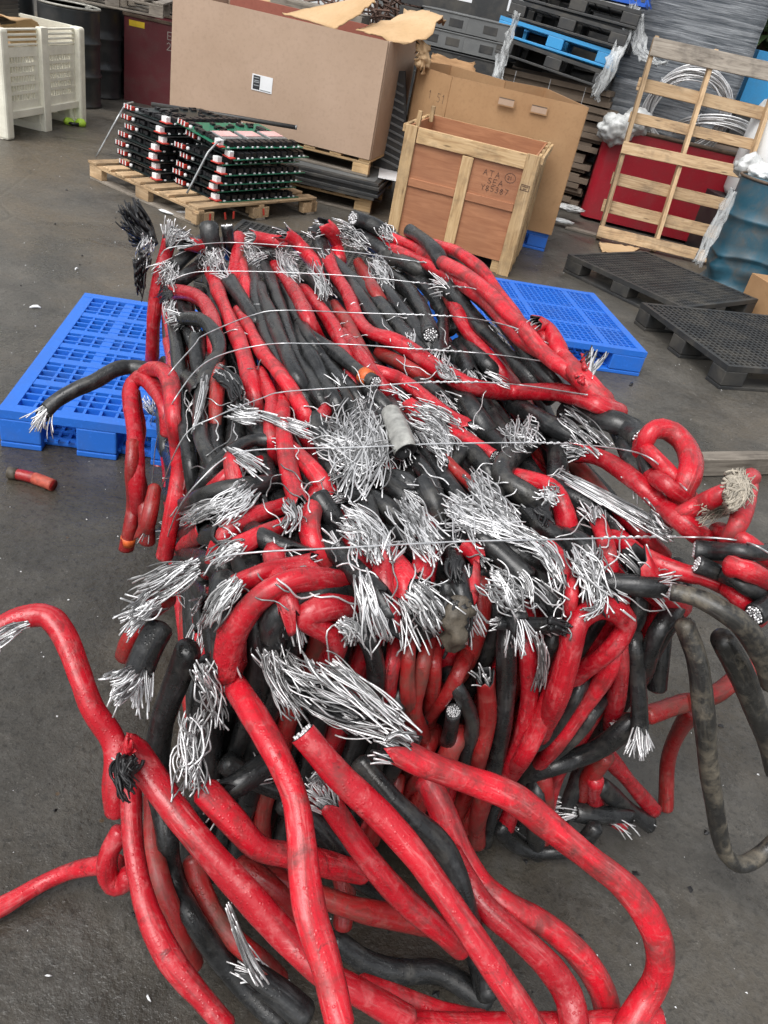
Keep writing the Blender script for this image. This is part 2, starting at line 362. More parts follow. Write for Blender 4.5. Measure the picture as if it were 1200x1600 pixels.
def stroke_text(rows, size, parent, mat, origin, gap=1.35, seed=0, name='handwriting', w=0.10, jitter=0.06):
    G = {'A': [[(0, 0), (.4, 1), (.8, 0)], [(.15, .4), (.65, .4)]], 'T': [[(0, 1), (.8, 1)], [(.4, 1), (.4, 0)]],
         'S': [[(.7, .9), (.4, 1), (.1, .8), (.2, .58), (.6, .42), (.7, .2), (.4, 0), (.05, .1)]],
         'E': [[(.7, 1), (.05, 1), (.05, 0), (.7, 0)], [(.05, .5), (.55, .5)]],
         'Y': [[(0, 1), (.35, .5), (.7, 1)], [(.35, .5), (.35, 0)]],
         '8': [[(.35, .5), (.1, .7), (.3, 1), (.6, .8), (.35, .5), (.05, .25), (.35, 0), (.65, .25), (.35, .5)]],
         '5': [[(.65, 1), (.1, 1), (.1, .6), (.5, .6), (.65, .3), (.4, 0), (.05, .1)]],
         '3': [[(.1, .9), (.4, 1), (.6, .8), (.3, .52), (.65, .3), (.4, 0), (.05, .1)]],
         '1': [[(.15, .8), (.35, 1), (.35, 0)]], '7': [[(.05, 1), (.65, 1), (.25, 0)]],
         '2': [[(.05, .8), (.3, 1), (.6, .8), (.5, .5), (.05, 0), (.7, 0)]],
         'O': [[(.5 + 1.05 * math.cos(a), .5 + .85 * math.sin(a)) for a in np.linspace(0, 6.28, 14)]]}
    rr = random.Random(seed); mb = MB(); y = 0
    for r in rows:
        x = r[1]
        for ch in r[0]:
            adv = 1.05
            if ch == '@':
                for st in G['O']: _stroke(mb, [((x + .15 + px * 1.0) * size, (y + py) * size) for px, py in st], w * size)
                for q, dg in enumerate('21'):
                    for st in G[dg]: _stroke(mb, [((x + .12 + q * .48 + px * .55) * size, (y + .2 + py * .6) * size) for px, py in st], w * size * .8)
                adv = 0.0
            elif ch != ' ':
                jx, jy = rr.uniform(-jitter, jitter), rr.uniform(-jitter, jitter)
                for st in G[ch]: _stroke(mb, [((x + jx + px) * size, (y + jy + py) * size) for px, py in st], w * size)
                adv = r[2] if len(r) > 2 else 1.05
            x += adv
        y -= gap
    return mb.build(name, mat, parent, loc=origin[0], rot=origin[1])
def _stroke(mb, pts, w):
    for (x0, y0), (x1, y1) in zip(pts, pts[1:]):
        d = Vector((x1 - x0, y1 - y0)); l = d.length
        if l < 1e-6: continue
        mb.box(((x0 + x1) / 2, (y0 + y1) / 2, 0), (l + w * 0.6, w, 0.0012), (0, 0, math.atan2(d.y, d.x)))
# ------------------------------------------------------------------ ground and far structure
def make_ground():
    n = 60; xs = np.linspace(-1, 1, n); s = np.sign(xs) * np.abs(xs) ** 2.6 * 150
    G = np.zeros((n, n, 3)); G[..., 0] = s[None, :]; G[..., 1] = s[:, None] + 4
    MB().sheet(G).build('ground', 'ground', kind='structure')
make_ground()
wl_ = thing('warehouse', 'white painted warehouse wall far behind the stacks', 'building', (1, 19, 0), 0.03)
MB().box((0, 0, 2.6), (46, 0.3, 5.2)).build('wall', 'wall', wl_)
for i in range(-22, 23):
    board('wall_rib', (0.06, 0.05, 5.2), wl_, (i * 1.0, -0.17, 2.6), 'wall', bevel=0)
for i, x in enumerate((-9.5, -1.8, 7.0)):
    d = board('loading_door', (3.2, 0.08, 3.6), wl_, (x, -0.24, 1.8), 'greypl', bevel=0)

# ------------------------------------------------------------------ builders of yard things
def plastic_pallet(label, mat, L, W, loc, rz, nx=18, ny=14, bar=0.010, border=0.045, H=0.15, wide=(), widey=(), group=None, rot=None, name='plastic_pallet', cat='pallet', footx=0.16):
    t = thing(name, label, cat, loc, rz, group, rot)
    d = MB(); th = 0.032; zt = H
    for sx in (-1, 1): d.box((sx * (L / 2 - border / 2), 0, zt - th / 2), (border, W, th))
    for sy in (-1, 1): d.box((0, sy * (W / 2 - border / 2), zt - th / 2 - 0.001), (L - 2 * border, border, th))
    for i in range(1, nx):
        w = bar * 4.2 if i in wide else bar
        d.box((-L / 2 + border + i * (L - 2 * border) / nx, 0, zt - 0.003 - 0.012), (w, W - 2 * border, 0.024))
    for j in range(1, ny):
        w = bar * 4.2 if j in widey else bar
        d.box((0, -W / 2 + border + j * (W - 2 * border) / ny, zt - 0.005 - 0.012), (L - 2 * border, w, 0.024))
    d.build('deck', mat, t)
    fx = (-(L / 2 - footx / 2), 0, L / 2 - footx / 2); fy = (-(W / 2 - 0.07), 0, W / 2 - 0.07)
    for x in fx:
        for y in fy: board('foot', (footx, 0.14, H - th - 0.026), t, (x, y, (H - th + 0.022) / 2), mat, bevel=0.006)
    for y in fy: board('runner', (L, 0.14, 0.022), t, (0, y, 0.011), mat, bevel=0.004)
    if 'blue' in mat:
        for x in fx: board('cross_runner', (0.10, W - .002, 0.020), t, (x, 0, 0.0105), mat, bevel=0.004)
        g = MB()
        for k in range(1, 24): g.box((-L / 2 + k * L / 24, 0, .030), (.012, W - .05, .012))
        for k in range(1, 18): g.box((0, -W / 2 + k * W / 18, .0305), (L - .05, .012, .009))
        g.build('lower_grid', mat, t)
    return t
def wood_pallet(label, L, W, loc, rz, nd=7, mat='pallet', group=None, H=0.13):
    t = thing('wooden_pallet', label, 'pallet', loc, rz, group)
    for y in (-W / 2 + 0.025, 0, W / 2 - 0.025):
        for x in (-L / 2 + 0.07, 0, L / 2 - 0.07): board('block', (0.14, 0.05, H - 0.055), t, (x, y, 0.018 + (H - 0.055) / 2), mat)
        board('runner', (L, 0.09, 0.018), t, (0, y * 0.96, 0.009), 'oldwood')
        board('stringer', (L, 0.05, 0.018), t, (0, y, H - 0.028), mat)
    for i in range(nd):
        x = -L / 2 + 0.05 + i * (L - 0.1) / (nd - 1)
        board('deck_board', (W, 0.10, 0.018), t, (x + random.uniform(-.008, .008), random.uniform(-.01, .01), H - 0.009), mat, (0, 0, math.pi / 2 + random.uniform(-.015, .015)))
    return t
def drum(label, mat, loc, rz=0.0, rimmat='rim', dent=0.0, group='black steel drums along the back', lid=True):
    t = thing('drum', label, 'drum', loc, rz, group)
    r = 0.29; prof = [(r * .97, 0.0), (r + .004, 0.006), (r + .004, 0.02), (r * .985, 0.03)]
    for z0 in (0.0, 0.29, 0.58):
        for k in range(1, 5): prof.append((r * (.985 - (0.05 * dent * math.sin(k * 1.7) if z0 == 0 else 0)), z0 + 0.03 + 0.23 * k / 4))
        if z0 < .5: prof += [(r + .009, z0 + 0.275), (r + .011, z0 + 0.285), (r + .009, z0 + 0.295), (r * .985, z0 + 0.31)]
    prof += [(r * .985, 0.862)]
    mb = MB().lathe(prof, 40)
    V = mb.V[0]
    if dent:
        a = np.arctan2(V[:, 1], V[:, 0]); k = np.exp(-((V[:, 2] - .19) / .09) ** 2) * dent * (0.07 * np.sin(a * 5 + 1) + 0.05 * np.sin(a * 9 + 2))
        V[:, 0] *= 1 + k; V[:, 1] *= 1 + k; V[:, 2] -= np.exp(-((V[:, 2] - .25) / .2) ** 2) * dent * 0.012 * np.sin(a * 3)
    mb.build('body', mat, t, smooth=True)
    a = np.linspace(0, 2 * math.pi, 41); MB().tube(np.stack([(r) * np.cos(a), r * np.sin(a), np.full(41, .868)], 1), 0.011, 8, cap=False).build('rim', rimmat, t, smooth=True)
    if lid:
        MB().lathe([(0.0001, .855), (r * .97, .855), (r * .97, .862), (0.0001, .862)], 32, close=False).build('lid', mat, t)
        MB().lathe([(.03, .862), (.03, .876), (.0001, .876)], 12, (.18, 0, 0), close=False).build('bung', 'rim', t)
    return t
def open_box(t, W, D, H, th, mat, inner=None, z0=0.0, bulge=0.0):
    def wallp(name, p, ax, w, nrm):
        n = 16; G = np.zeros((n, n, 3))
        for i in range(n):
            for j in range(n):
                u, v = j / (n - 1), i / (n - 1)
                b = bulge * math.sin(math.pi * u) * math.sin(math.pi * min(1, v * 1.05)) ** .8
                G[i, j] = np.array(p) + np.array(ax) * w * u + np.array(nrm) * b + np.array([0, 0, z0 + H * v])
        o = MB().sheet(G).build(name, mat, t, False); md = o.modifiers.new('solid', 'SOLIDIFY'); md.thickness = th; md.offset = 0
    wallp('wall', (0, 0, 0), (1, 0, 0), W, (0, -1, 0)); wallp('wall', (W, th, 0), (0, 1, 0), D - 2 * th, (1, 0, 0))
    wallp('wall', (W, D, 0), (-1, 0, 0), W, (0, 1, 0)); wallp('wall', (0, D - th, 0), (0, -1, 0), D - 2 * th, (-1, 0, 0))
    board('floor', (W - 2 * th, D - 2 * th, th), t, (W / 2, D / 2, z0 + th), mat)

# ------------------------------------------------------------------ white bin, drums, maroon box at the upper left
def white_bin():
    rz = math.atan2(7.788 - 6.624, -3.588 + 3.668)
    t = thing('slotted_bin', 'off-white slotted plastic bulk bin holding scrap cardboard at the upper left', 'bin', (-3.668, 6.624, 0), rz)
    L, D, H = 1.17, 1.0, 0.79; mt = 'whitepl'
    for x in (0, L):
        for y in (0, D):
            MB().box((x, y, H / 2), (0.10, 0.10, H)).build('corner_post', mt, t, bevel=0.02)
    for y in (-0.01, D + 0.01):
        board('middle_post', (0.10, 0.05, H), t, (L / 2, y, H / 2), mt)
        for x0, x1 in ((0.055, L / 2 - 0.055), (L / 2 + 0.055, L - 0.055)):
            w = x1 - x0; p = MB()
            ys = 0.012 if y < 0 else D - 0.012
            p.box(((x0 + x1) / 2, ys, 0.20), (w, 0.02, 0.08)); p.box(((x0 + x1) / 2, ys, 0.615), (w, 0.022, 0.07))
            rows = 5; z0, z1 = 0.24, 0.58; hh = (z1 - z0) / rows; nb = 11
            for r in range(rows):
                p.box(((x0 + x1) / 2, ys, z0 + r * hh + 0.012), (w, 0.02, 0.024))
                for k in range(nb + 1):
                    wide = 0.05 if k in (0, nb) else 0.013
                    p.box((x0 + 0.025 + k * (w - 0.05) / nb, ys + 0.001, z0 + r * hh + 0.024 + (hh - 0.024) / 2), (wide, 0.018, hh - 0.024))
            p.build('slotted_panel', mt, t)
            for z in (0.665, 0.70, 0.735, 0.772): board('rail', (w, 0.028, 0.014), t, ((x0 + x1) / 2, ys, z), mt)
            board('skirt', (w, 0.05, 0.055), t, ((x0 + x1) / 2, ys - 0.012 if y < 0 else ys, 0.172), mt)
    for x in (-0.005, L + 0.005): board('end_wall', (0.02, D - 0.1, 0.64), t, (x, D / 2, 0.47), mt)
    for x in (0.02, L / 2, L - 0.02):
        board('skid', (0.13, D, 0.06), t, (x, D / 2, 0.03), mt)
        board('foot', (0.13, 0.16, 0.09), t, (x, 0.09, 0.105), mt)
    board('floor', (L - .1, D - .1, 0.03), t, (L / 2, D / 2, 0.17), mt)
    for k, (px, py, pz, a, b, lab) in enumerate(((0.25, 0.3, 0.80, 0.75, 0.1, 'folded brown cardboard sheet standing up out of the white bin'),
                                               (0.75, 0.45, 0.745, 0.06, 0.4, 'flat brown cardboard scrap heaped level with the white bin rim'))):
        n = 9; G = np.zeros((n, n, 3))
        for i in range(n):
            for j in range(n):
                u, v = (j / (n - 1) - .5) * (0.5 if k == 0 else .7), (i / (n - 1) - .5) * .62
                G[i, j] = (u, v, 0.06 * math.cos(u * 9) + 0.02 * math.sin(v * 12 + u * 7))
        w = t.matrix_basis @ Vector((px, py, pz))
        o = MB().sheet(G).build('cardboard_scrap', 'card3', None, True, loc=w, rot=(a, b, rz), solid=0.008); tag(o, lab, 'cardboard')
    w = at_y(8, 30, 7.2)
    tb = thing('ribbed_tote', 'black ribbed plastic tote at the upper left corner above the white bin', 'tote', (w[0] - .28, 7.3, 0.745), 0.1)
    board('body', (0.5, 0.4, 0.42), tb, (0, 0, 0.21), 'blackpl')
    for k in range(14): board('rib', (0.515, 0.415, 0.008), tb, (0, 0, 0.02 + k * 0.029), 'blackpl', bevel=0)
white_bin()
DR = [(112, 160, 8.69, 0, 'nearest black steel drum, behind the corner of the off-white slotted bin'), ]
drum(DR[0][4], 'drum', (-4.08, 8.69, 0), 0.4)
for px, Y, lab in ((187, 9.45, 'second black steel drum, partly hidden by the nearest drum'), (217, 10.05, 'third black steel drum, just left of the maroon box'),
                   (252, 10.6, 'fourth black steel drum, behind the maroon box'), (285, 11.1, 'farthest black steel drum, behind the maroon box and big carton')):
    p = at_y(px, 60, Y); drum(lab, 'drum', (p[0] - .29, Y, 0), px)
drum('black steel drum standing behind the off-white slotted bin', 'drum', (-4.78, 8.75, 0), 2)
for k, (px, Y, lab) in enumerate(((150, 8.9, 'broken wooden pallet lying on the nearest black drums'), (240, 10.3, 'weathered wooden pallet lying on the drums behind the maroon box'))):
    p = at_y(px, 6, Y); t = wood_pallet(lab, 1.0, 0.9, (p[0], Y + .62, 0.885), 0.2 + k * .1, 6, 'oldwood')
def maroon_box():
    t = thing('steel_box', 'open maroon steel box with a yellow sticker and E 2 in white', 'metal box', (-3.85, 9.50, 0), -0.02)
    W, D, H = 1.15, 0.8, 0.82
    open_box(t, W, D, H, 0.012, 'maroon')
    for x, y, sx, sy in ((W / 2, 0, W + .03, .03), (W / 2, D, W + .03, .03), (0, D / 2, .03, D - .03), (W, D / 2, .03, D - .03)):
        board('rim', (sx, sy, 0.03), t, (x, y, H + .012), 'rust')
    board('sticker', (0.17, 0.002, 0.055), t, (0.14, -0.0085, H - 0.06), 'yellow', bevel=0)
    stroke_text([('E', 0), ('2', 0)], 0.07, t, 'paint_white', ((0.475, -0.0078, H - 0.14), (math.pi / 2, 0, 0)), name='painted_mark')
    p = at_y(262, 38, 10.2)
    q = thing('steel_box', 'second maroon steel box behind, only its upper rim in view', 'metal box', (-2.95, 10.4, 0), -0.02)
    open_box(q, 1.1, 0.8, 0.86, 0.012, 'maroon'); board('rim', (1.13, .03, .03), q, (.55, 0, .872), 'rust')
maroon_box()
o = thing('work_glove', 'neon green and black rubber glove on the ground at the foot of the white bin', 'glove', at_z(115, 196, 0), 0.3)
MB().lathe([(0.0001, 0.0), (.04, .004), (.05, .03), (.03, .055), (.0001, .06)], 12, (-.04, 0, 0), close=False).build('palm', 'greenred', o, True)
MB().lathe([(0.0001, 0.0), (.045, .004), (.05, .035), (.03, .06), (.0001, .065)], 12, (.06, .02, 0), close=False).build('cuff', 'greenred', o, True)
MB().tube([(-.05, -.03, .025), (0, -.045, .02), (.05, -.03, .02)], .014, 8).build('finger', 'blackpart', o, True)

# ------------------------------------------------------------------ big carton on its pallet and black panels
B1 = np.array([-0.744, 6.89]); B1Z = 0.40; B1RZ = -R_(7.9)
def rot2(a): return np.array([[math.cos(a), -math.sin(a)], [math.sin(a), math.cos(a)]])
def big_carton():
    W, D, H = 1.77, 1.02, 0.845
    o = B1 - rot2(B1RZ) @ np.array([W, 0])
    t = thing('cardboard_carton', 'big plain tan cardboard carton with a small printed white label on its front', 'carton', (o[0], o[1], B1Z), B1RZ)
    open_box(t, W, D, H, 0.016, 'card', bulge=0.006)
    # red lining panel standing a little above the rim
    board('lining', (W - .1, 0.008, H - 0.02), t, (W / 2, D - 0.06, H / 2 + 0.045), 'cardred', (0, R_(0), 0))
    lw = at_y(430, 127, 6.95); 
    lx = 0.80; lz = 0.36
    board('label', (0.175, 0.003, 0.115), t, (lx, -0.0165, lz), 'label', bevel=0)
    mb = MB(); mb.box((-0.047, 0, 0.0), (0.058, 0.003, 0.098)); g = mb.build('label_block', 'label_black', t, loc=(lx, -0.0176, lz))
    mb = MB()
    for zz in (0.034, 0.014, 0.002, -0.02): mb.box((-0.047, -0.0006, zz), (0.044, 0.003, 0.006))
    for zz, w in ((-0.046, .09),): mb.box((0.033, -0.0006, zz), (w, 0.003, 0.005))
    mb.build('label_print', 'label_grey', t, loc=(lx, -0.0183, lz))
    return t
big_carton()
t = wood_pallet('wooden pallet under the big tan carton', 1.75, 1.0, (*(B1 + rot2(B1RZ) @ np.array([-0.87, 0.5])), 0.265), B1RZ, 8, 'pine')
t = wood_pallet('wooden pallet on the ground under the black panels', 1.6, 1.15, (*(np.array([-0.66, 6.78]) + rot2(-0.05) @ np.array([-0.8, 0.58])), 0), -0.05, 8, 'pine')
for k in range(5):
    o = thing('panel_module', ('topmost' if k == 4 else 'lowest' if k == 0 else ['', 'second', 'third', 'fourth'][k]) + ' black framed panel in the flat stack under the big carton', 'panel', (-1.37 + random.uniform(-.02, .02), 7.32 + random.uniform(-.02, .02), 0.131 + k * 0.0265), -0.05 + random.uniform(-.01, .01), 'flat black panels under the big carton')
    board('frame', (1.55, 1.10, 0.024), o, (0, 0, 0.012), 'blackpl'); board('face', (1.47, 1.02, 0.0015), o, (0, 0, 0.0249), 'greypl', bevel=0)
o = MB().box((0, 0, 0.0), (0.16, 0.5, 0.006)).build('white_sheet', 'label', None, loc=(-0.60, 7.2, 0.275), rot=(0, 0, 0.1), solid=0); tag(o, 'white sheet sticking out right of the big carton on the black panels', 'sheet')
def curl(name, label, pts_rows, mat, solid=0.008, cat='cardboard', sub=7, noise=0.012):
    rows = [np.array(r, float) for r in pts_rows]
    def lin(a, n): 
        x = np.linspace(0, len(a) - 1, n); i = np.minimum(x.astype(int), len(a) - 2); f = (x - i)[:, None]; f = f * f * (3 - 2 * f) * .4 + f * .6
        return a[i] * (1 - f) + a[i + 1] * f
    g = np.stack([lin(r, sub * 2) for r in rows]); g = np.stack([lin(g[:, j], sub * 2) for j in range(g.shape[1])], 1)
    g = g + RNG.normal(0, noise, g.shape) * 0.5; 
    for _ in range(1): g[1:-1, 1:-1] = (g[1:-1, 1:-1] * 2 + g[:-2, 1:-1] + g[2:, 1:-1] + g[1:-1, :-2] + g[1:-1, 2:]) / 6
    c = g.reshape(-1, 3).mean(0)
    o = MB().sheet(g - c).build(name, mat, None, True, loc=c, solid=solid); return tag(o, label, cat)
def ay(*a): return tuple(at_y(*a))
curl('torn_cardboard_flap', 'torn orange-brown cardboard flap curling up from the rim of the big carton', [[ay(440, 22, 7.3), ay(490, 34, 7.1), ay(523, 46, 6.95)], [ay(480, 14, 7.35), ay(520, 20, 7.2), ay(548, 30, 7.0)], [ay(560, -2, 7.4), ay(578, -4, 7.3), ay(588, 2, 7.15)]], 'card3')
curl('torn_cardboard_flap', 'crumpled torn cardboard draped over the right end of the big carton', [[ay(557, 47, 7.05), ay(585, 58, 6.98), ay(640, 70, 6.98)], [ay(590, 40, 7.3), ay(630, 42, 7.2), ay(668, 58, 7.05)], [ay(632, 20, 7.6), ay(665, 17, 7.5), ay(692, 24, 7.3)], [ay(640, 18, 7.9), ay(670, 19, 7.8), ay(694, 40, 7.4)]], 'card3', noise=0.02)
curl('torn_cardboard_flap', 'small brown cardboard tatters hanging at the right corner of the big carton', [[ay(648, 66, 7.1), ay(662, 62, 7.1), ay(672, 72, 7.2)], [ay(652, 84, 7.08), ay(664, 88, 7.1), ay(672, 98, 7.15)], [ay(650, 98, 7.1), ay(658, 104, 7.1), ay(662, 112, 7.15)]], 'card3', noise=0.03)

# ------------------------------------------------------------------ circuit boards stacked on a wooden pallet
PC = np.array([-2.70, 6.01]); PRZ = math.atan2(5.40 - 6.01, -1.67 + 2.70)
def pcb_pallet():
    ctr = PC + rot2(PRZ) @ np.array([0.60, 0.60])
    t = wood_pallet('wooden pallet with red marks under the stacked circuit boards', 1.2, 1.2, (ctr[0], ctr[1], 0), PRZ, 8)
    for y in (-0.612,): pass
    for k, x in enumerate((-.5, -.36, -.28, .02)):
        board('red_mark', (0.002, 0.016, 0.05), t, (0.602, x, 0.06), 'redpart', (0.25 if k % 2 else 0, 0, 0), bevel=0)
    for x in (-.54, 0, .54): board('end_block', (0.05, 0.16, 0.075), t, (.575, x, .055), 'pallet')
    proto = []
    def circuit_board(kind):
        b = thing('circuit_board', '', 'circuit board')
        W, D = 0.50, 0.78
        board('board', (W, D, 0.005), b, (W / 2, D / 2, 0.0025), 'pcb' if kind == 2 else 'pcbdark', bevel=0)
        if kind == 1: board('board_edge', (0.006, D, 0.006), b, (W + 0.003, D / 2, 0.0025), 'pcb', bevel=0)
        board('metal_tray', (W - .02, D - .02, 0.004), b, (W / 2, D / 2, 0.0525), 'blackpl', bevel=0) if kind == 0 else None
        board('power_connector', (0.050, 0.04, 0.036), b, (W - 0.06, 0.012, 0.028), 'white')
        board('connector_base', (0.08, 0.05, 0.006), b, (W - 0.05, 0.005, 0.0085), 'redpart', bevel=0)
        for k in range(3):
            board('socket', (0.020, 0.03, 0.026), b, (0.03 + k * 0.034, 0.008, 0.020), 'redpart')
            board('pin', (0.010, 0.004, 0.03), b, (0.03 + k * 0.034, -0.008, 0.026), 'label', bevel=0)
        MB().lathe([(.0001, 0), (.012, .002), (.012, .02), (.0001, .024)], 10, (0.15, 0.005, 0.012), close=False).build('capacitor', 'label', b, True)
        c = MB()
        rr = random.Random(4)
        for k in range(7): c.box((0.18 + k * 0.034, 0.035 + rr.uniform(0, .02), 0.022), (0.026, 0.04, 0.032 * rr.uniform(.5, 1.1)))
        for k in range(11): c.box((W - 0.045, 0.09 + k * 0.062, 0.022), (0.06, 0.035 + 0.012 * (k % 2), 0.032))
        for k in range(60): c.box((rr.uniform(.05, W - .1), rr.uniform(.08, D - .05), 0.012), (rr.uniform(.01, .05), rr.uniform(.01, .05), rr.uniform(.008, .022)))
        c.build('component_rows', 'blackpart', b, kind='stuff')
        c = MB()
        for k in range(11): c.box((W - 0.005, 0.05 + k * 0.068 + 0.02 * (k % 2), 0.009), (0.010, 0.013, 0.008))
        c.build('solder_tabs', 'label', b, kind='stuff')
        if kind == 2:
            for k in range(3):
                h = board('heat_sink', (0.15, 0.17, 0.03), b, (W - 0.16, 0.16 + k * 0.22, 0.025), 'steel')
                board('pad', (0.10, 0.15, 0.004), h, (-0.01, 0, 0.017), 'pinkpart', bevel=0)
        return b
    words = ['bottom', 'second', 'third', 'fourth', 'fifth', 'sixth', 'seventh']
    P0, P1, P2 = circuit_board(0), circuit_board(1), circuit_board(2)
    used = set()
    for s, (x0, y0, n) in enumerate(((0.10, 0.20, 7), (0.64, 0.26, 7))):
        for k in range(n):
            src = P2 if (k == n - 1 and s == 1) else (P1 if s == 1 else P0)
            o = src if src not in used else copy_tree(src)
            used.add(src)
            o['top'] = 1 if k == n - 1 else 0
            w = PC + rot2(PRZ) @ np.array([x0 + random.uniform(-.035, .035) + (0.02 if k > 4 else 0), y0 + random.uniform(-.03, .03)])
            o.location = (w[0], w[1], 0.132 + k * 0.062); o.rotation_euler = (0, (0.10 if (s == 1 and k >= 5) else 0), PRZ + random.uniform(-.05, .05))
            o.location.z += 0.03 if (s == 1 and k >= 5) else 0
            o['group'] = 'circuit boards stacked on the pallet'
            o['label'] = ('top' if k == n - 1 else words[k]) + (' dark circuit board in the stack nearer the white bin' if s == 0 else ' green-edged circuit board in the stack nearer the wooden crate') + ('' if k < n - 1 else ', heat sinks facing up' if s else ', lying uncovered')
    for o in [q for q in scene.objects if 'top' in q]:
        if o['top'] == 1:
            for ch in [q for q in o.children if q.name.startswith('metal_tray')]: bpy.data.objects.remove(ch)
        del o['top']
    a = PC + rot2(PRZ) @ np.array([0.25, 1.0]); b = PC + rot2(PRZ) @ np.array([1.15, 0.9])
    p0, p1 = at_y(237, 163, 6.75), at_y(462, 199, 6.75)
    o = thing('black_bar', 'long black bar lying across the top of the circuit boards', 'bar', p0); d = np.array(p1) - np.array(p0)
    MB().tube([(0, 0, 0), tuple(d * .5 + np.array([0, 0, .004])), tuple(d)], 0.017, 8).build('tube', 'blackpl', o, True)
    MB().tube([tuple(d), tuple(d * 1.008)], 0.0185, 8).build('end_cap', 'steel', o, True)
    for lab, pts in (('grey strap over the far left end of the circuit boards, tied to the pallet', [(208, 160, 6.35), (196, 163, 6.2), (186, 180, 6.05), (150, 246, 5.98)]),
                     ('grey strap over the corner of the near circuit board stack, tied to the pallet', [(352, 219, 5.72), (340, 222, 5.62), (325, 238, 5.55), (292, 302, 5.46)])):
        P = np.array([at_y(*q) for q in pts]); s = np.linspace(0, 3, 16); P = np.stack([np.interp(s, range(4), P[:, k]) for k in range(3)], 1)
        o = MB().tube(P - P[0], 0.0075, 6).build('strap', 'steel', None, True, loc=P[0]); tag(o, lab, 'strap')
pcb_pallet()

# ------------------------------------------------------------------ wooden crate
def crate():
    rz = -R_(8); W, D, H = 0.955, 0.86, 0.83
    o = np.array([0.509, 5.876]) - rot2(rz) @ np.array([W, 0])
    t = thing('wooden_crate', 'open plywood crate framed in pine with handwritten marks on its front', 'crate', (o[0], o[1], 0), rz)
    zb = 0.09
    panels = [((W / 2, 0.028, (H + zb) / 2), (W - .01, 0.012, H - zb), 0), ((W / 2, D - 0.028, (H + zb) / 2), (W - .01, 0.012, H - zb), 0),
              ((0.028, D / 2, (H + zb) / 2), (0.012, D - 0.075, H - zb - .002), 0), ((W - 0.028, D / 2, (H + zb) / 2), (0.012, D - 0.075, H - zb - .002), 0)]
    for c, s, _ in panels: MB().box((0, 0, 0), s).build('plywood_panel', 'ply', t, loc=c)
    board('floor', (W - .08, D - .08, 0.02), t, (W / 2, D / 2, zb + .012), 'ply')
    for x in (0.10, W - 0.10): board('skid', (0.09, D - .06, 0.085), t, (x, D / 2, 0.0425), 'pine')
    up = (0, math.pi / 2, 0)
    def post(x, y, w, d, z0, z1): board('post', (z1 - z0, d, w), t, (x, y, (z0 + z1) / 2), 'pine', up)
    for y in (0.010, D - 0.010):
        post(0.042, y, 0.084, 0.022, 0.0, H + .004); post(W - 0.045, y, 0.090, 0.022, 0.0, H + .004)
        post(W / 2 - 0.005, y, 0.080, 0.018, zb - .02, H - 0.105)
        board('rail', (W - 0.18, 0.020, 0.10), t, (W / 2, y + .0005, H - 0.05), 'pine')
        for x0, x1 in ((0.086, W / 2 - 0.046), (W / 2 + 0.036, W - 0.092)):
            board('cleat', (x1 - x0, 0.012, 0.055), t, ((x0 + x1) / 2, y + (0.006 if y < .1 else -.006), 0.47), 'ply')
    for x in (0.008, W - 0.004):
        for y in (0.066, D * .36, D * .66, D - 0.066):
            board('side_batten', (H - 0.02, 0.085, 0.022), t, (x, y, (H - .02) / 2 + .03), 'pine', up)
        board('side_rail', (D - .045, 0.02, 0.05), t, (x + (.022 if x > .1 else -.022), D / 2, H - .025), 'pine', (0, 0, math.pi / 2))
    board('peg', (0.11, 0.03, 0.03), t, (0.05, 0.16, H + .03), 'pine', up); board('peg', (0.11, 0.03, 0.03), t, (0.05, 0.62, H + .03), 'pine', up)
    stroke_text([('ATA @', 0, 1.2), ('SEA', 1.2), ('Y85387', 0.1, .95)], 0.036, t, 'ink', ((0.60, 0.0208, 0.635), (math.pi / 2, 0, 0)), seed=3, w=.085)
    # printed stamp on the right hand post
    s = MB()
    for a, b, c, d in ((0, 0, .062, .004), (0, .036, .062, .004), (-.029, .018, .004, .04), (.029, .018, .004, .04)): s.box((a, 0, b), (c, .0012, d))
    for k in range(6): s.box((-.02 + k * .008, 0, .026), (.005, .0012, .009))
    for k in range(3): s.box((-.008 + k * .008, 0, .010), (.005, .0012, .009))
    s.build('stamp', 'ink', t, loc=(W - 0.048, -0.0016, 0.60), rot=(0, 0.05, 0))
crate()

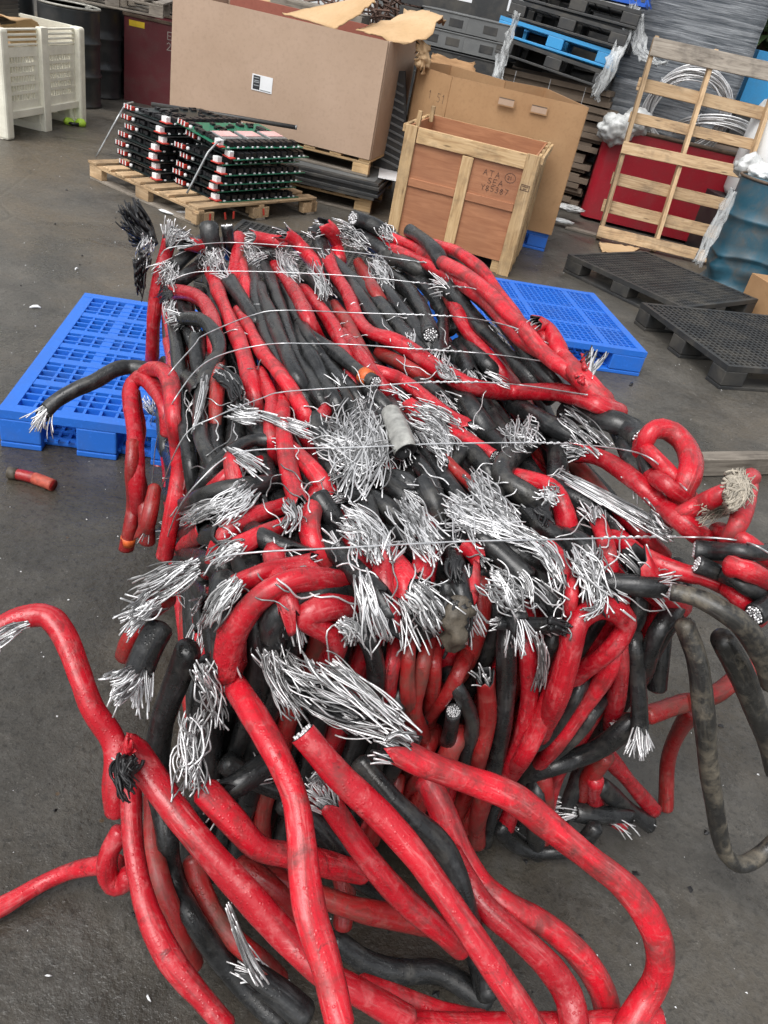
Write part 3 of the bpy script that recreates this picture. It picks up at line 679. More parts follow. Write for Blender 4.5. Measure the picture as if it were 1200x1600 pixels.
# ------------------------------------------------------------------ octagonal carton on a blue pallet behind the crate
def octo():
    z = 1.1
    P = [np.array(p) for p in ((-0.51, 7.29), (-0.215, 6.90), (0.845, 6.84))]
    P.append(at_z(857, 149, z)[:2]); P.append(np.array([0.78, 8.02])); P.append(np.array([-0.28, 8.08])); P.append(np.array([-0.56, 7.8]))
    P[3] = at_z(853, 140, z)[:2]; P[4] = at_z(790, 128, z)[:2]
    t = thing('cardboard_carton', 'brown eight-sided cardboard carton with two hand slots behind the wooden crate', 'carton', (P[1][0], P[1][1], 0.15))
    for a, b in zip(P, P[1:] + P[:1]):
        n = 8; G = np.zeros((n, n, 3)); nr = np.array([(b - a)[1], -(b - a)[0]]); nr /= np.linalg.norm(nr)
        for i in range(n):
            for j in range(n):
                u, v = j / (n - 1), i / (n - 1); q = a + (b - a) * u + nr * 0.014 * math.sin(math.pi * u) * math.sin(math.pi * v) - P[1]
                G[i, j] = (q[0], q[1], v * 0.96)
        MB().sheet(G).build('wall', 'card2', t, False, solid=0.012)
    d = P[2] - P[1]; ang = math.atan2(d[1], d[0])
    for px, py in ((791, 159), (842, 171)):
        w = at_y(px, py, 6.855); loc = (w[0] - P[1][0], w[1] - P[1][1] - 0.022, w[2] - 0.15)
        f = board('hand_slot', (0.135, 0.006, 0.062), t, loc, 'card2', (0, 0, ang), bevel=0)
        board('recess', (0.118, 0.004, 0.046), f, (0, -0.002, 0), 'card', bevel=0); board('slot_shade', (0.118, 0.005, 0.007), f, (0, -0.0022, 0.022), 'baled', bevel=0)  # dark strip paints the shade under the slot's top
    stroke_text([('1 51', 0)], 0.06, t, 'rust', ((-.17, 0.20, 0.76), (math.pi / 2, 0, -0.9)), name='pencil_mark', w=.05)
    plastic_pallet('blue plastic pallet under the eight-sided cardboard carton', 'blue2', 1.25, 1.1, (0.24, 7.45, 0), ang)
    o = curl('torn_cardboard_flap', 'folded brown cardboard flap leaning against the back of the eight-sided carton', [[ay(672, 100, 8.25), ay(700, 108, 8.25), ay(742, 122, 8.2)], [ay(676, 82, 8.3), ay(705, 92, 8.3), ay(742, 98, 8.3)]], 'card2')
octo()
MB_ = MB()
o = thing('striped_panel', 'dark ribbed panel squeezed between the big carton and the eight-sided carton', 'panel', (-0.60, 7.35, 0.28), -0.1, rot=(0, -0.22, -0.1))
board('sheet', (0.30, 0.03, 0.75), o, (0, 0, 0.375), 'blackpl')
for k in range(11): board('rib', (0.30, 0.012, 0.018), o, (0, -0.02, 0.06 + k * 0.064), 'greypl', (0, 0.45, 0))

# ------------------------------------------------------------------ stacked pallets, totes and wrapped loads at the upper right
SX, SY, SRZ = 0.72, 9.35, -0.22
for k in range(2):
    n = 14
    o = thing('cardboard_bale', ['lower', 'upper'][k] + ' grey-brown bale of flattened cardboard under the stacked pallets', 'bale', (SX + .02 + .06 * k, SY + .1, 0.02 + k * 0.56), SRZ, 'cardboard bales at the back')
    mb = MB()
    for i in range(12): mb.box((random.uniform(-.03, .03), random.uniform(-.05, .03), 0.024 + i * 0.0455), (1.25 + random.uniform(-.08, .08), 1.15 + random.uniform(-.1, .06), 0.047), (random.uniform(-.02, .02), random.uniform(-.02, .02), random.uniform(-.05, .05)))
    mb.build('sheets', 'baled', o, kind='stuff')
    for x in (-.35, 0, .35):
        MB().tube([(x, -.63, .01), (x, -.64, .28), (x, -.63, .555)], .003, 5).build('tie_wire', 'wire', o)
zz = 1.17
labs = ['lowest black plastic pallet of the leaning stack on the cardboard bales', 'light blue plastic pallet jutting out between black ones in the leaning stack', 'black plastic pallet right above the light blue one in the leaning stack', 'topmost black plastic pallet of the leaning stack, under the blue crate']
for k in range(4):
    mt = 'cyan' if k == 1 else 'blackpl'
    plastic_pallet(labs[k], mt, 1.15, 1.05, (SX + [.02, -.02, .07, .1][k], SY + [-.05, 0, -.02, .02][k], zz + k * 0.165), 0, 8, 8, group='leaning stack of plastic pallets', rot=(R_(-3), R_(5 - k), SRZ + [0, .03, -.02, .04][k]))
def lattice_crate():
    w = at_y(905, 4, 9.3)
    t = thing('lattice_crate', 'royal blue lattice-sided crate on top of the leaning pallet stack', 'crate', (w[0] - .4, 9.2, 1.86), -0.2)
    L, D, H = 1.0, .6, .28
    for y in (0, D):
        mb = MB(); mb.box((L / 2, y, .015), (L, .02, .03)); mb.box((L / 2, y, H - .015), (L, .02, .03))
        for i in range(10):
            x = .05 + i * .1
            for s in (-1, 1): mb.box((x, y + .004 * s, H / 2), (.014, .008, H * 1.1), (0, s * .6, 0))
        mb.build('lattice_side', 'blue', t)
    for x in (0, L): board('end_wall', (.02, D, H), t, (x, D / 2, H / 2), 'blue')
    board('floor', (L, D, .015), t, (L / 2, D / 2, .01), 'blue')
lattice_crate()
for k in range(3):
    o = thing('dark_case', ['bottom', 'middle', 'top'][k] + ' added dark case that darkens the gaps in the leaning pallet stack', 'case', (0.95, 10.75, 0.0 + k * .62), -.2, 'added dark cases behind the pallet stack')  # added dark backing, keeps the gaps between the pallets dark
    board('body', (1.9, .7, .58), o, (0, 0, .29), 'blackpl'); board('lid', (1.94, .74, .035), o, (0, 0, .598), 'blackpl')
def totes():
    base = at_y(735, 60, 9.0)
    cx = base[0]
    labs = ['bottom', 'second', 'third', 'fourth', 'fifth']
    for k in range(5):
        t = thing('black_tote', labs[k] + ' black tote in the column under the grey totes', 'tote', (cx, 9.3, k * 0.235), -0.22, 'stacked black totes')
        open_box_local(t, 0.85, 0.6, 0.225, 'blackpl')
    for k in range(2):
        t = thing('grey_tote', ['lower', 'upper'][k] + ' grey tote with square windows wrapped in film', 'tote', (cx, 9.3, 1.18 + k * 0.16), -0.22, 'grey wrapped totes')
        open_box_local(t, 0.90, 0.62, 0.15, 'greypl')
        for x in (-.32, -.1, .25): board('window', (.14, .012, .07), t, (x, -.315, .07), 'blackpl')
    for k in range(4):
        t = thing('black_tray', ['lowest', 'second', 'third', 'uppermost'][k] + ' black tray with a white label in front of the totes', 'tray', (cx + .12, 8.55, 0.62 + k * 0.11 - 0.0), -0.2, 'black trays with white labels')
        board('tray', (0.62, 0.45, 0.09), t, (0, 0, .045), 'blackpl'); board('lip', (0.66, 0.49, 0.015), t, (0, 0, .097), 'blackpl')
        board('label', (0.10, 0.004, 0.06), t, (0.20, -.228, .045), 'label', bevel=0); board('label', (0.07, 0.004, 0.045), t, (0.06, -.228, .045), 'label', bevel=0)
    o = thing('packing_case', 'closed brown carton carrying the black trays behind the eight-sided carton', 'carton', (cx + .12, 8.55, 0), -.2); board('body', (.8, .55, .615), o, (0, 0, .3075), 'baled')
    for k in range(3):
        t = thing('dark_case', ['lower', 'middle', 'upper'][k] + ' dark case with white labels at the top edge above the grey totes', 'case', (cx + .05, 10.4, 1.1 + k * .36), -.2, 'dark labelled cases')
        board('body', (1.7, .7, .34), t, (0, 0, .17), 'blackpl')
        for x in (-.6, -.15, .4): board('label', (.16, .004, .13), t, (x, -.352, .2), 'label', bevel=0)
    t = thing('shelf_base', 'dark base block under the labelled cases at the back', 'block', (cx + .05, 10.4, 0), -.2); board('body', (1.75, .72, 1.095), t, (0, 0, .5475), 'blackpl')
def open_box_local(t, W, D, H, mat):
    for y in (-D / 2, D / 2): board('wall', (W, .015, H), t, (0, y, H / 2), mat)
    for x in (-W / 2 + .0075, W / 2 - .0075): board('end_wall', (.015, D - .016, H - .002), t, (x, 0, H / 2), mat)
    board('rim', (W + .03, D + .03, .012), t, (0, 0, H - .004), mat)
    board('rib', (.03, D + .02, H - .02), t, (0, 0, H / 2 - .01), mat)
totes()
def wrapped(label, x, y, z, W, D, H, rz, rot=None, layers=9):
    t = thing('wrapped_load', label, 'wrapped load', (x, y, z), rz, None, rot)
    n = 26; m_ = 40; V = []; F = []
    for i in range(n):
        v = i / (n - 1); zz = v * H
        for j in range(m_):
            a = 2 * math.pi * j / m_; c, s = math.cos(a), math.sin(a); e = 0.16
            px = W / 2 * math.copysign(abs(c) ** e, c); py = D / 2 * math.copysign(abs(s) ** e, s)
            k = 1 + 0.005 * math.sin(v * layers * 6.283) + 0.02 * math.sin(v * 3 + a * 2) + random.uniform(-.008, .008)
            V.append((px * k, py * k, zz))
    for i in range(n - 1):
        for j in range(m_):
            q = (j + 1) % m_; F.append((i * m_ + j, i * m_ + q, (i + 1) * m_ + q, (i + 1) * m_ + j))
    F.append(tuple((n - 1) * m_ + j for j in range(m_)))
    MB().add(V, F).build('film', 'wrap', t, True)
    board('base', (W * .98, D * .98, .1), t, (0, 0, .03), 'oldwood')
    return t
wrapped('dark load under streaky grey stretch wrap at the upper right, standing tallest', 2.02, 10.1, 0.0, 1.35, 1.1, 2.45, -0.16)
wrapped('lower stretch-wrapped grey load right of the leaning pallet stack', 1.80, 9.30, 0.0, 0.95, 0.7, 1.27, -0.2)
for lab, rows in (('milky film strip hanging off the wrapped load over the stacked pallets', [[(985, 5, 9.0), (1000, 8, 9.0)], [(968, 60, 8.75), (985, 60, 8.75)], [(945, 95, 8.6), (972, 92, 8.6)], [(932, 125, 8.6), (955, 130, 8.6)], [(922, 152, 8.6), (934, 156, 8.6)]]),
                  ('loose film tail draped across the top of the lower wrapped load', [[(990, 30, 8.95), (1005, 25, 8.95)], [(985, 70, 8.85), (1010, 75, 8.85)], [(1003, 95, 8.8), (1030, 95, 8.8)], [(1030, 103, 8.8), (1046, 98, 8.8)]]),
                  ('grey film sheet hanging between the grey totes and the stacked pallets', [[(806, 20, 8.6), (812, 22, 8.6)], [(790, 55, 8.6), (802, 60, 8.6)], [(775, 90, 8.55), (793, 95, 8.55)], [(766, 122, 8.5), (786, 126, 8.5)]])):
    curl('loose_film', lab, [[at_y(*q) for q in r] for r in rows], 'clear', 0.003, 'film', noise=0.03)

# ------------------------------------------------------------------ red box, wire coils, leaning pallet, blue drum
def red_box():
    t = thing('steel_box', 'bright red steel box behind the leaning wooden pallet', 'metal box', (1.29, 8.58, 0), -0.10)
    W, D, H = 1.78, 0.9, 0.88
    n = 8; mb = MB(); pr = []
    for cx, cy, a0 in ((W - .08, .08, -90), (W - .08, D - .08, 0), (.08, D - .08, 90), (.08, .08, 180)):
        for k in range(7): a = R_(a0 + 15 * k); pr.append((cx + .08 * math.cos(a), cy + .08 * math.sin(a)))
    N = len(pr); V = [(x, y, z) for z in (0.03, 0.2, 0.5, H) for x, y in pr]
    F = [(i * N + j, i * N + (j + 1) % N, (i + 1) * N + (j + 1) % N, (i + 1) * N + j) for i in range(3) for j in range(N)]
    mb.add(V, F).build('body', 'reddump', t, True)
    MB().tube([(x, y, H) for x, y in pr + pr[:1]], .018, 8).build('rim', 'rust', t, True)
    board('lid', (W - .1, D - .1, .02), t, (W / 2, D / 2, H - .02), 'rust')
red_box()
def coil(label, px, py, Y, R, r, n, tilt):
    w = at_y(px, py, Y); t = thing('wire_coil', label, 'wire coil', w, 0, 'aluminium wire coils on the red box', tilt)
    mb = MB(); rr = random.Random(px)
    for k in range(n):
        a = np.linspace(0, 2 * math.pi, 40); q, p = rr.uniform(-r, r), rr.uniform(-r, r); ph = rr.uniform(0, 6)
        R1 = R + q + .012 * np.sin(3 * a + ph) + .01 * np.sin(2 * a + ph * 2)
        mb.tube(np.stack([R1 * np.cos(a), p + .012 * np.sin(2 * a + ph), R1 * np.sin(a)], 1), .0065, 5, cap=False)
    mb.build('wire_turns', 'alu', t, True, kind='stuff')
    for k in range(3):
        b = k * 2.1 + .5; a = np.linspace(0, 6.28, 12)
        MB().tube(np.stack([(R + (r + .012) * np.cos(a)) * math.cos(b), (r + .012) * np.sin(a), (R + (r + .012) * np.cos(a)) * math.sin(b)], 1), .005, 5, cap=False).build('tie', 'wire', t)
coil('upright coil of bare aluminium wire seen through the leaning pallet', 1072, 178, 8.75, 0.36, 0.05, 34, (R_(12), 0.1, -.1))
coil('second aluminium wire coil lower right, behind the leaning pallet', 1118, 222, 8.95, 0.40, 0.045, 28, (R_(60), 0.2, .2))
def bag(label, px, py, Y, s, mat='film', name='plastic_bag', cat='bag', sq=(1, 1, .75)):
    w = at_y(px, py, Y); me = bmesh.new(); bmesh.ops.create_icosphere(me, subdivisions=4, radius=1)
    rr = random.Random(px)
    ph = [rr.uniform(0, 6) for _ in range(6)]
    from mathutils import noise as mn
    for v in me.verts:
        c = v.co.copy(); q = c * 1.5 + Vector(ph[:3]); k = 0.86 + .22 * mn.noise(q) + .34 * (abs(mn.noise(q * 1.7)) ** .7) + .10 * abs(mn.noise(q * 4.0)) + (.28 * max(0, c.z - .6))
        v.co = Vector((c.x * sq[0], c.y * sq[1], c.z * sq[2])) * k * s
    m_ = bpy.data.meshes.new(name); me.to_mesh(m_); me.free(); m_.materials.append(M[mat])
    for p in m_.polygons: p.use_smooth = True
    return tag(link(bpy.data.objects.new(name, m_), None, loc=w), label, cat)
bag('crumpled white plastic bag on the left corner of the red box', 962, 203, 8.55, .17)
bag('larger white plastic bag behind the edge of the leaning pallet', 995, 192, 8.6, .15)
bag('white plastic bag scrap caught at the right of the leaning pallet', 1170, 262, 7.5, .12, sq=(1, .6, .8))
bag('smooth white plastic cover lying on top of the blue drum', 1196, 272, 7.3, .14, 'white', sq=(1, 1, .5))
t = thing('white_canister', 'white plastic canister at the right edge behind the leaning pallet', 'canister', (*at_y(1205, 240, 8.3)[:2], 0.55), 0.2)
MB().lathe([(.0001, 0), (.26, .01), (.29, .06), (.29, .72), (.24, .82), (.10, .86), (.10, .92), (.0001, .92)], 32, close=False).build('body', 'white', t, True)
MB().lathe([(.11, .90), (.11, .95), (.0001, .95)], 20, close=False).build('cap', 'white', t)
o = thing('support_case', 'dark case under the white canister at the right edge', 'case', (*at_y(1205, 240, 8.3)[:2], 0), 0.2); board('body', (.7, .6, .545), o, (0, 0, .2725), 'blackpl')
def leaning_pallet():
    A = np.array(at_z(931, 374, 0)); A[2] = 0.01; T = np.array(at_y(1022, 57, A[1] + .45)); Bp = np.array(at_z(1098, 412, 0))
    yv = (T - A); Ht = np.linalg.norm(yv); yv /= Ht
    xv = Bp - A; xv -= yv * (xv @ yv); Wd = 1.22; xv /= np.linalg.norm(xv); zv = np.cross(xv, yv)
    t = thing('wooden_pallet', 'old wooden pallet standing on edge, leaning against the red box', 'pallet', A)
    m = Matrix.Identity(4)
    for i in range(3): m[i][0] = xv[i]; m[i][1] = yv[i]; m[i][2] = zv[i]; m[i][3] = A[i]
    t.matrix_world = m
    Wd = 1.16
    for x in (0.02, Wd * .47, Wd - .02): board('stringer', (Ht, 0.035, 0.085), t, (x, Ht / 2, 0.0), 'pallet', (0, 0, math.pi / 2))
    for fr, h, front in ((.05, .145, 1), (.22, .105, 0), (.375, .09, 0), (.53, .10, 1), (.685, .105, 0), (.83, .11, 0), (.965, .10, 1)):
        w = Wd + random.uniform(0, .05)
        board('slat', (w, h, 0.018), t, (Wd / 2, Ht * (1 - fr), (0.053 if front else -0.053)), 'oldwood' if fr < .1 else 'pallet', (0, 0, random.uniform(-.02, .02)))
leaning_pallet()
drum('dented blue steel drum at the right edge beside the leaning pallet', 'bluedrum', (2.52, 7.12, 0), 1.0, 'rust', 1.8, None)
curl('loose_film', 'torn clear film hanging along the left side of the blue drum', [[ay(1143, 292, 6.95), ay(1152, 300, 6.85)], [ay(1120, 330, 6.95), ay(1135, 345, 6.85)], [ay(1098, 372, 6.95), ay(1112, 385, 6.85)], [ay(1082, 408, 6.9), ay(1096, 418, 6.8)]], 'clear', .002, 'film', noise=.02)
o = thing('cardboard_carton', 'reddish-brown carton at the right edge in front of the blue drum', 'carton', (2.62, 6.35, 0), 0.1); board('body', (.5, .4, .26), o, (.12, .1, .13), 'card2', (0, 0, .2))
o = curl('cardboard_scrap', 'orange cardboard sheet on the ground under the leaning pallet', [[at_z(936, 378, .02), at_z(1000, 388, .02)], [at_z(940, 394, .012), at_z(985, 396, .02)]], 'card3', .006, noise=.006)

# ------------------------------------------------------------------ plastic pallets on the ground
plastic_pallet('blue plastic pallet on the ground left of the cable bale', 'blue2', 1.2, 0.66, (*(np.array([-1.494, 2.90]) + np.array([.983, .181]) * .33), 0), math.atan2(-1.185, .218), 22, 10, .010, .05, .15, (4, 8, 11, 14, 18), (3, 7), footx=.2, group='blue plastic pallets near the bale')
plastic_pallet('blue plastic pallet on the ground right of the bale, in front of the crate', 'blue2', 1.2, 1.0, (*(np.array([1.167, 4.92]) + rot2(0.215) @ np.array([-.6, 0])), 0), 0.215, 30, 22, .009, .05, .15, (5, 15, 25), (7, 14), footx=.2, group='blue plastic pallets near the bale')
plastic_pallet('black plastic pallet on the ground by the leaning pallet, farther of the two', 'blackpl', 1.10, 1.02, (*((np.array([1.018, 6.361]) + np.array([2.399, 6.307])) / 2), 0), -0.80, 22, 30, .012, .03, .14, group='black plastic pallets on the ground at the right')
plastic_pallet('black plastic pallet on the ground nearest the right edge, with square mesh', 'blackpl', 1.10, 1.0, (*(np.array([1.394, 5.445]) + rot2(.386) @ np.array([.55, -.5])), 0), 0.386, 26, 22, .014, .03, .15, group='black plastic pallets on the ground at the right')
plastic_pallet('black mesh plastic pallet on the ground just beyond the back of the bale', 'blackpl', 1.0, 1.0, (-.84, 4.80, 0), .0, 26, 22, .014, .03)
p0, p1 = at_z(1086, 725, .05), at_z(1230, 722, .05)
o = thing('timber', 'grey weathered timber on the ground at the right edge', 'timber', p0, math.atan2(p1[1] - p0[1], p1[0] - p0[0]))
board('beam', (1.3, .075, .09), o, (.65, 0, .0), 'oldwood')
t = thing('cable_offcut', 'short dirty red cable offcut with orange end lying on the ground at the left', 'cable offcut', at_z(48, 748, .022), 0)
a, b = np.array(at_z(13, 738, .02)), np.array(at_z(83, 759, .02)); c = np.array(t.location)
P = np.stack([a + (b - a) * s + np.array([0, .01 * math.sin(s * 3), 0]) - c for s in np.linspace(0, 1, 12)])
MB().tube(P, .019, 14).build('jacket', 'dull', t, True); MB().tube(P[-6:], .0205, 14).build('faded_end', 'faded', t, True); MB().tube(P[:3], .0206, 14).build('frayed_end', 'mudtape', t, True)
o = MB().lathe([(.0001, 0), (.09, .003), (.10, .012), (.0001, .016)], 14, close=False).build('flattened_cup', 'label', None, True, loc=at_z(284, 335, 0.003), rot=(0, 0, .3)); tag(o, 'flattened white paper cup on the ground in front of the circuit board pallet', 'paper cup'); o.scale = (1.6, .7, 1)
# small bits of litter and grit
def bits(name, n, mat, lo, hi, seed, smin, smax):
    r = np.random.default_rng(seed); mb = MB()
    for _ in range(n):
        x = r.uniform(lo[0], hi[0]); y = lo[1] + (hi[1] - lo[1]) * r.uniform(0, 1) ** 1.6; s = math.exp(r.uniform(math.log(smin), math.log(smax)))
        V = np.array([(1, 0, 0), (-.7, .7, 0), (-.6, -.8, 0), (0.1, 0, .9), (.3, .9, .3)]) * s * r.uniform(.5, 1.3, (5, 3)); a = r.uniform(0, 6.28)
        V[:, :2] = V[:, :2] @ rot2(a).T
        mb.add(V + (x, y, .001), [(0, 4, 3), (4, 1, 3), (1, 2, 3), (2, 0, 3), (0, 2, 1, 4)])
    o = mb.build(name, mat); o['kind'] = 'stuff'; o['label'] = 'scattered ' + name.replace('_', ' ') + ' on the wet yard ground'
bits('pale_grit', 1100, 'label', (-3.2, .4), (3, 8), 5, .0012, .0042)
bits('dark_grit', 500, 'inner', (-3.2, .4), (3, 8), 6, .002, .010)
for i, (px, py, lab, L) in enumerate(((55, 481, 'curved white plastic sliver on the ground left of the blue pallet', .05), (120, 421, 'small crumpled pale scrap on the ground beyond the left blue pallet', .03), (233, 1560, 'tiny white paper scrap on the dark ground at the bottom left', .014), (76, 1525, 'tiny pale foil scrap on the ground near the bottom left corner', .012), (985, 600, 'dark leaf-like scrap on the ground right of the bale', .05))):
    w = at_z(px, py, .006); P = np.array([(-L / 2, 0, 0), (-L / 6, L * .12, .004), (L / 5, L * .13, .006), (L / 2, 0, .002)])
    o = MB().tube(P, [L * .06, L * .15, L * .15, L * .07], 6).build('litter_scrap', 'label' if i != 4 else 'inner', None, True, loc=w, rot=(0, 0, .4 + i)); tag(o, lab, 'litter')
bag('white film litter beside the red box', 890, 325, 8.3, .09, sq=(1.6, .8, .3), name='film_litter', cat='litter')
bag('grey rag of film near the foot of the red box', 878, 345, 8.0, .07, 'film', sq=(1.6, .8, .25), name='film_litter', cat='litter')
o = board('board_offcut', (.35, .1, .02), None, at_z(912, 362, .012), 'oldwood', (0, 0, -.2)); tag(o, 'short board offcut on the ground left of the leaning pallet', 'board')
# far brush pile, wood and a tree beyond the yard
def brush(px, py, Y, n, s, label):
    w = at_y(px, py, Y); w[2] = 0; t = thing('brush_pile', label, 'brush pile', w); mb = MB(); r = np.random.default_rng(3)
    for _ in range(n):
        p = np.array([r.normal(0, s), r.normal(0, s * .6), r.uniform(0, 1.75)]); d = r.normal(0, 1, 3) * .35
        mb.tube([p, p + d * .5 + r.normal(0, .05, 3), p + d], .012, 4)
    mb.build('twigs', 'twig', t, kind='stuff')
brush(615, 22, 11.2, 500, .5, 'heap of dry reddish twigs behind the big carton')
for k, (px, py, lab) in enumerate(((500, 8, 'weathered board lying high behind the big carton'), (470, 12, 'pale crate side behind the big carton'))):
    w = at_y(px, py, 9.6); o = thing('rear_crate', lab, 'crate', (w[0], 9.9, 0), -.1)
    board('body', (.9, .5, w[2] - .02), o, (0, 0, w[2] / 2), 'oldwood' if k == 0 else 'pine'); board('top_board', (1.0, .12, .06), o, (0, -.27, w[2] - .05), 'oldwood')
def tree(px, Y, H, label):
    w = at_y(px, 40, Y); t = thing('tree', label, 'tree', (w[0], Y, 0)); r = np.random.default_rng(2); k = MB()
    k.tube([(0, 0, 0), (.1, 0, H * .4), (0, .1, H * .8)], [.22, .16, .05], 8)
    for _ in range(10): z = r.uniform(.3, .75) * H; d = r.normal(0, 1, 3) * (1.2, 1.2, .4) + (0, 0, .6); k.tube([(0, 0, z), d * .6 + (0, 0, z), d * 1.1 + (0, 0, z + .2)], [.07, .05, .02], 5)
    k.build('trunk', 'bark', t, True); c = MB(); cl = r.normal(0, 1, (40, 3)) * (1.2, 1.2, .9) + (0, 0, H * .72); V = []; F = []
    for i in range(4500):
        p = cl[r.integers(40)] + r.normal(0, .35, 3); u, v = r.normal(0, .09, 3), r.normal(0, .09, 3); V += [p - u, p + v, p + u, p - v]; F.append((i * 4, i * 4 + 1, i * 4 + 2, i * 4 + 3))
    c.add(V, F).build('crown', 'leaf', t)
tree(1196, 15.5, 4.2, 'small green tree far off at the upper right corner')
o = thing('cyan_crate', 'pale cyan plastic crate at the upper right edge beyond the wrapped load', 'crate', (*at_y(1205, 55, 10.6)[:2], 0), 0.1)
board('body', (.9, .7, .5), o, (.25, 0, 1.5), 'cyan'); board('stand', (.85, .65, 1.24), o, (.25, 0, .62), 'blackpl')
# ------------------------------------------------------------------ the bale of scrap power cable
CU, SU = math.cos(R_(22.5)), math.sin(R_(22.5))
U_ = np.array([CU, SU, 0]); V_ = np.array([-SU, CU, 0])
def drop(u, v):
    a = np.clip((0.98 - u) / 0.85, 0, 1.2); b = np.clip((v - 0.8) / 2.0, 0, 1.1)
    return 0.17 * a * b + 0.02 * a
def to_w(u, v, z): return u * U_ + v * V_ + np.array([0, 0, z])
B_C = np.array([0.535, 1.79, 0.4425]); B_H = np.array([0.39, 0.965, 0.4225]); B_R = 0.075
def sdf(P):
    u = P @ U_; v = P @ V_; z = P[:, 2] + drop(u, v)
    q = np.abs(np.stack([u, v, z], 1) - B_C) - (B_H - B_R)
    return np.linalg.norm(np.maximum(q, 0), axis=1) + np.minimum(q.max(1), 0) - B_R
def march(R, lift):
    t = np.full(len(R), 0.45); best = np.full(len(R), 9.0); bt = t.copy(); done = np.zeros(len(R), bool)
    for _ in range(90):
        d = sdf(CAM_P + R * t[:, None]) - lift
        b = d < best; best = np.where(b & ~done, d, best); bt = np.where(b & ~done, t, bt)
        done |= d < 0.0015
        t = np.where(done, t, t + np.maximum(d, 0.0015) * 0.8)
    return bt
def catmull(P, n):
    P = np.asarray(P, float)
    if len(P) == 2: P = np.stack([P[0], P[0] * .67 + P[1] * .33, P[0] * .33 + P[1] * .67, P[1]])
    Q = np.vstack([2 * P[0] - P[1], P, 2 * P[-1] - P[-2]]); d = np.linalg.norm(np.diff(P[:, :2], axis=0), axis=1); d = np.maximum(d, 1e-6)
    s = np.concatenate([[0], np.cumsum(d)]); x = np.linspace(0, s[-1], n); out = []
    for q in x:
        i = min(np.searchsorted(s, q, 'right') - 1, len(P) - 2); f = (q - s[i]) / d[i]
        a, b, c, e = Q[i], Q[i + 1], Q[i + 2], Q[i + 3]
        out.append(0.5 * ((2 * b) + (c - a) * f + (2 * a - 5 * b + 4 * c - e) * f ** 2 + (3 * b - a - 3 * c + e) * f ** 3))
    return np.array(out)
def smooth1(a, k=2):
    a = a.copy()
    for _ in range(k):
        p = np.concatenate([[a[0]], a, [a[-1]]]); a = (p[:-2] + 2 * p[1:-1] + p[2:]) / 4
    return a
PREV_P = np.zeros((0, 3)); PREV_R = np.zeros(0); PREV_I = np.zeros(0, int); LABELS = {}; WEDGED = set()
def px_path(pts, lift, n):
    """photo points (x, y[, z]) -> samples: unit-depth rays and depth along them, lying on the bale or at the given height"""
    xy = np.array([p[:2] for p in pts], float); zs = [p[2] if len(p) > 2 else None for p in pts]
    if all(z is None for z in zs):
        S = catmull(xy, n); Rr = rays(S); return S, Rr, smooth1(march(Rr, lift), 3)
    tk = march(rays(xy), lift); rk = rays(xy)
    for i, z in enumerate(zs):
        if z is not None: tk[i] = (z - CAM_H) / rk[i][2]
    S = catmull(np.column_stack([xy, tk]), n); return S[:, :2], rays(S[:, :2]), S[:, 2]
def settle(Rr, t, r, near, nearr, squeeze=0.86, step=0.007, limit=0.13):
    t = t.copy(); t0 = t.copy()
    if len(near) == 0: return t
    for _ in range(int(limit / step)):
        P = CAM_P + Rr * t[:, None]
        d = np.sqrt(((P[:, None] - near[None]) ** 2).sum(2)) - (r + nearr[None]) * squeeze
        hit = d.min(1) < 0
        if not hit.any(): break
        t = np.where(hit, t - step, t)
    return np.maximum(t, t0 - limit)
def cull(P, pad):
    if len(PREV_P) == 0: return PREV_P, PREV_R
    lo, hi = P.min(0) - pad, P.max(0) + pad; k = ((PREV_P > lo) & (PREV_P < hi)).all(1)
    return PREV_P[k], PREV_R[k]

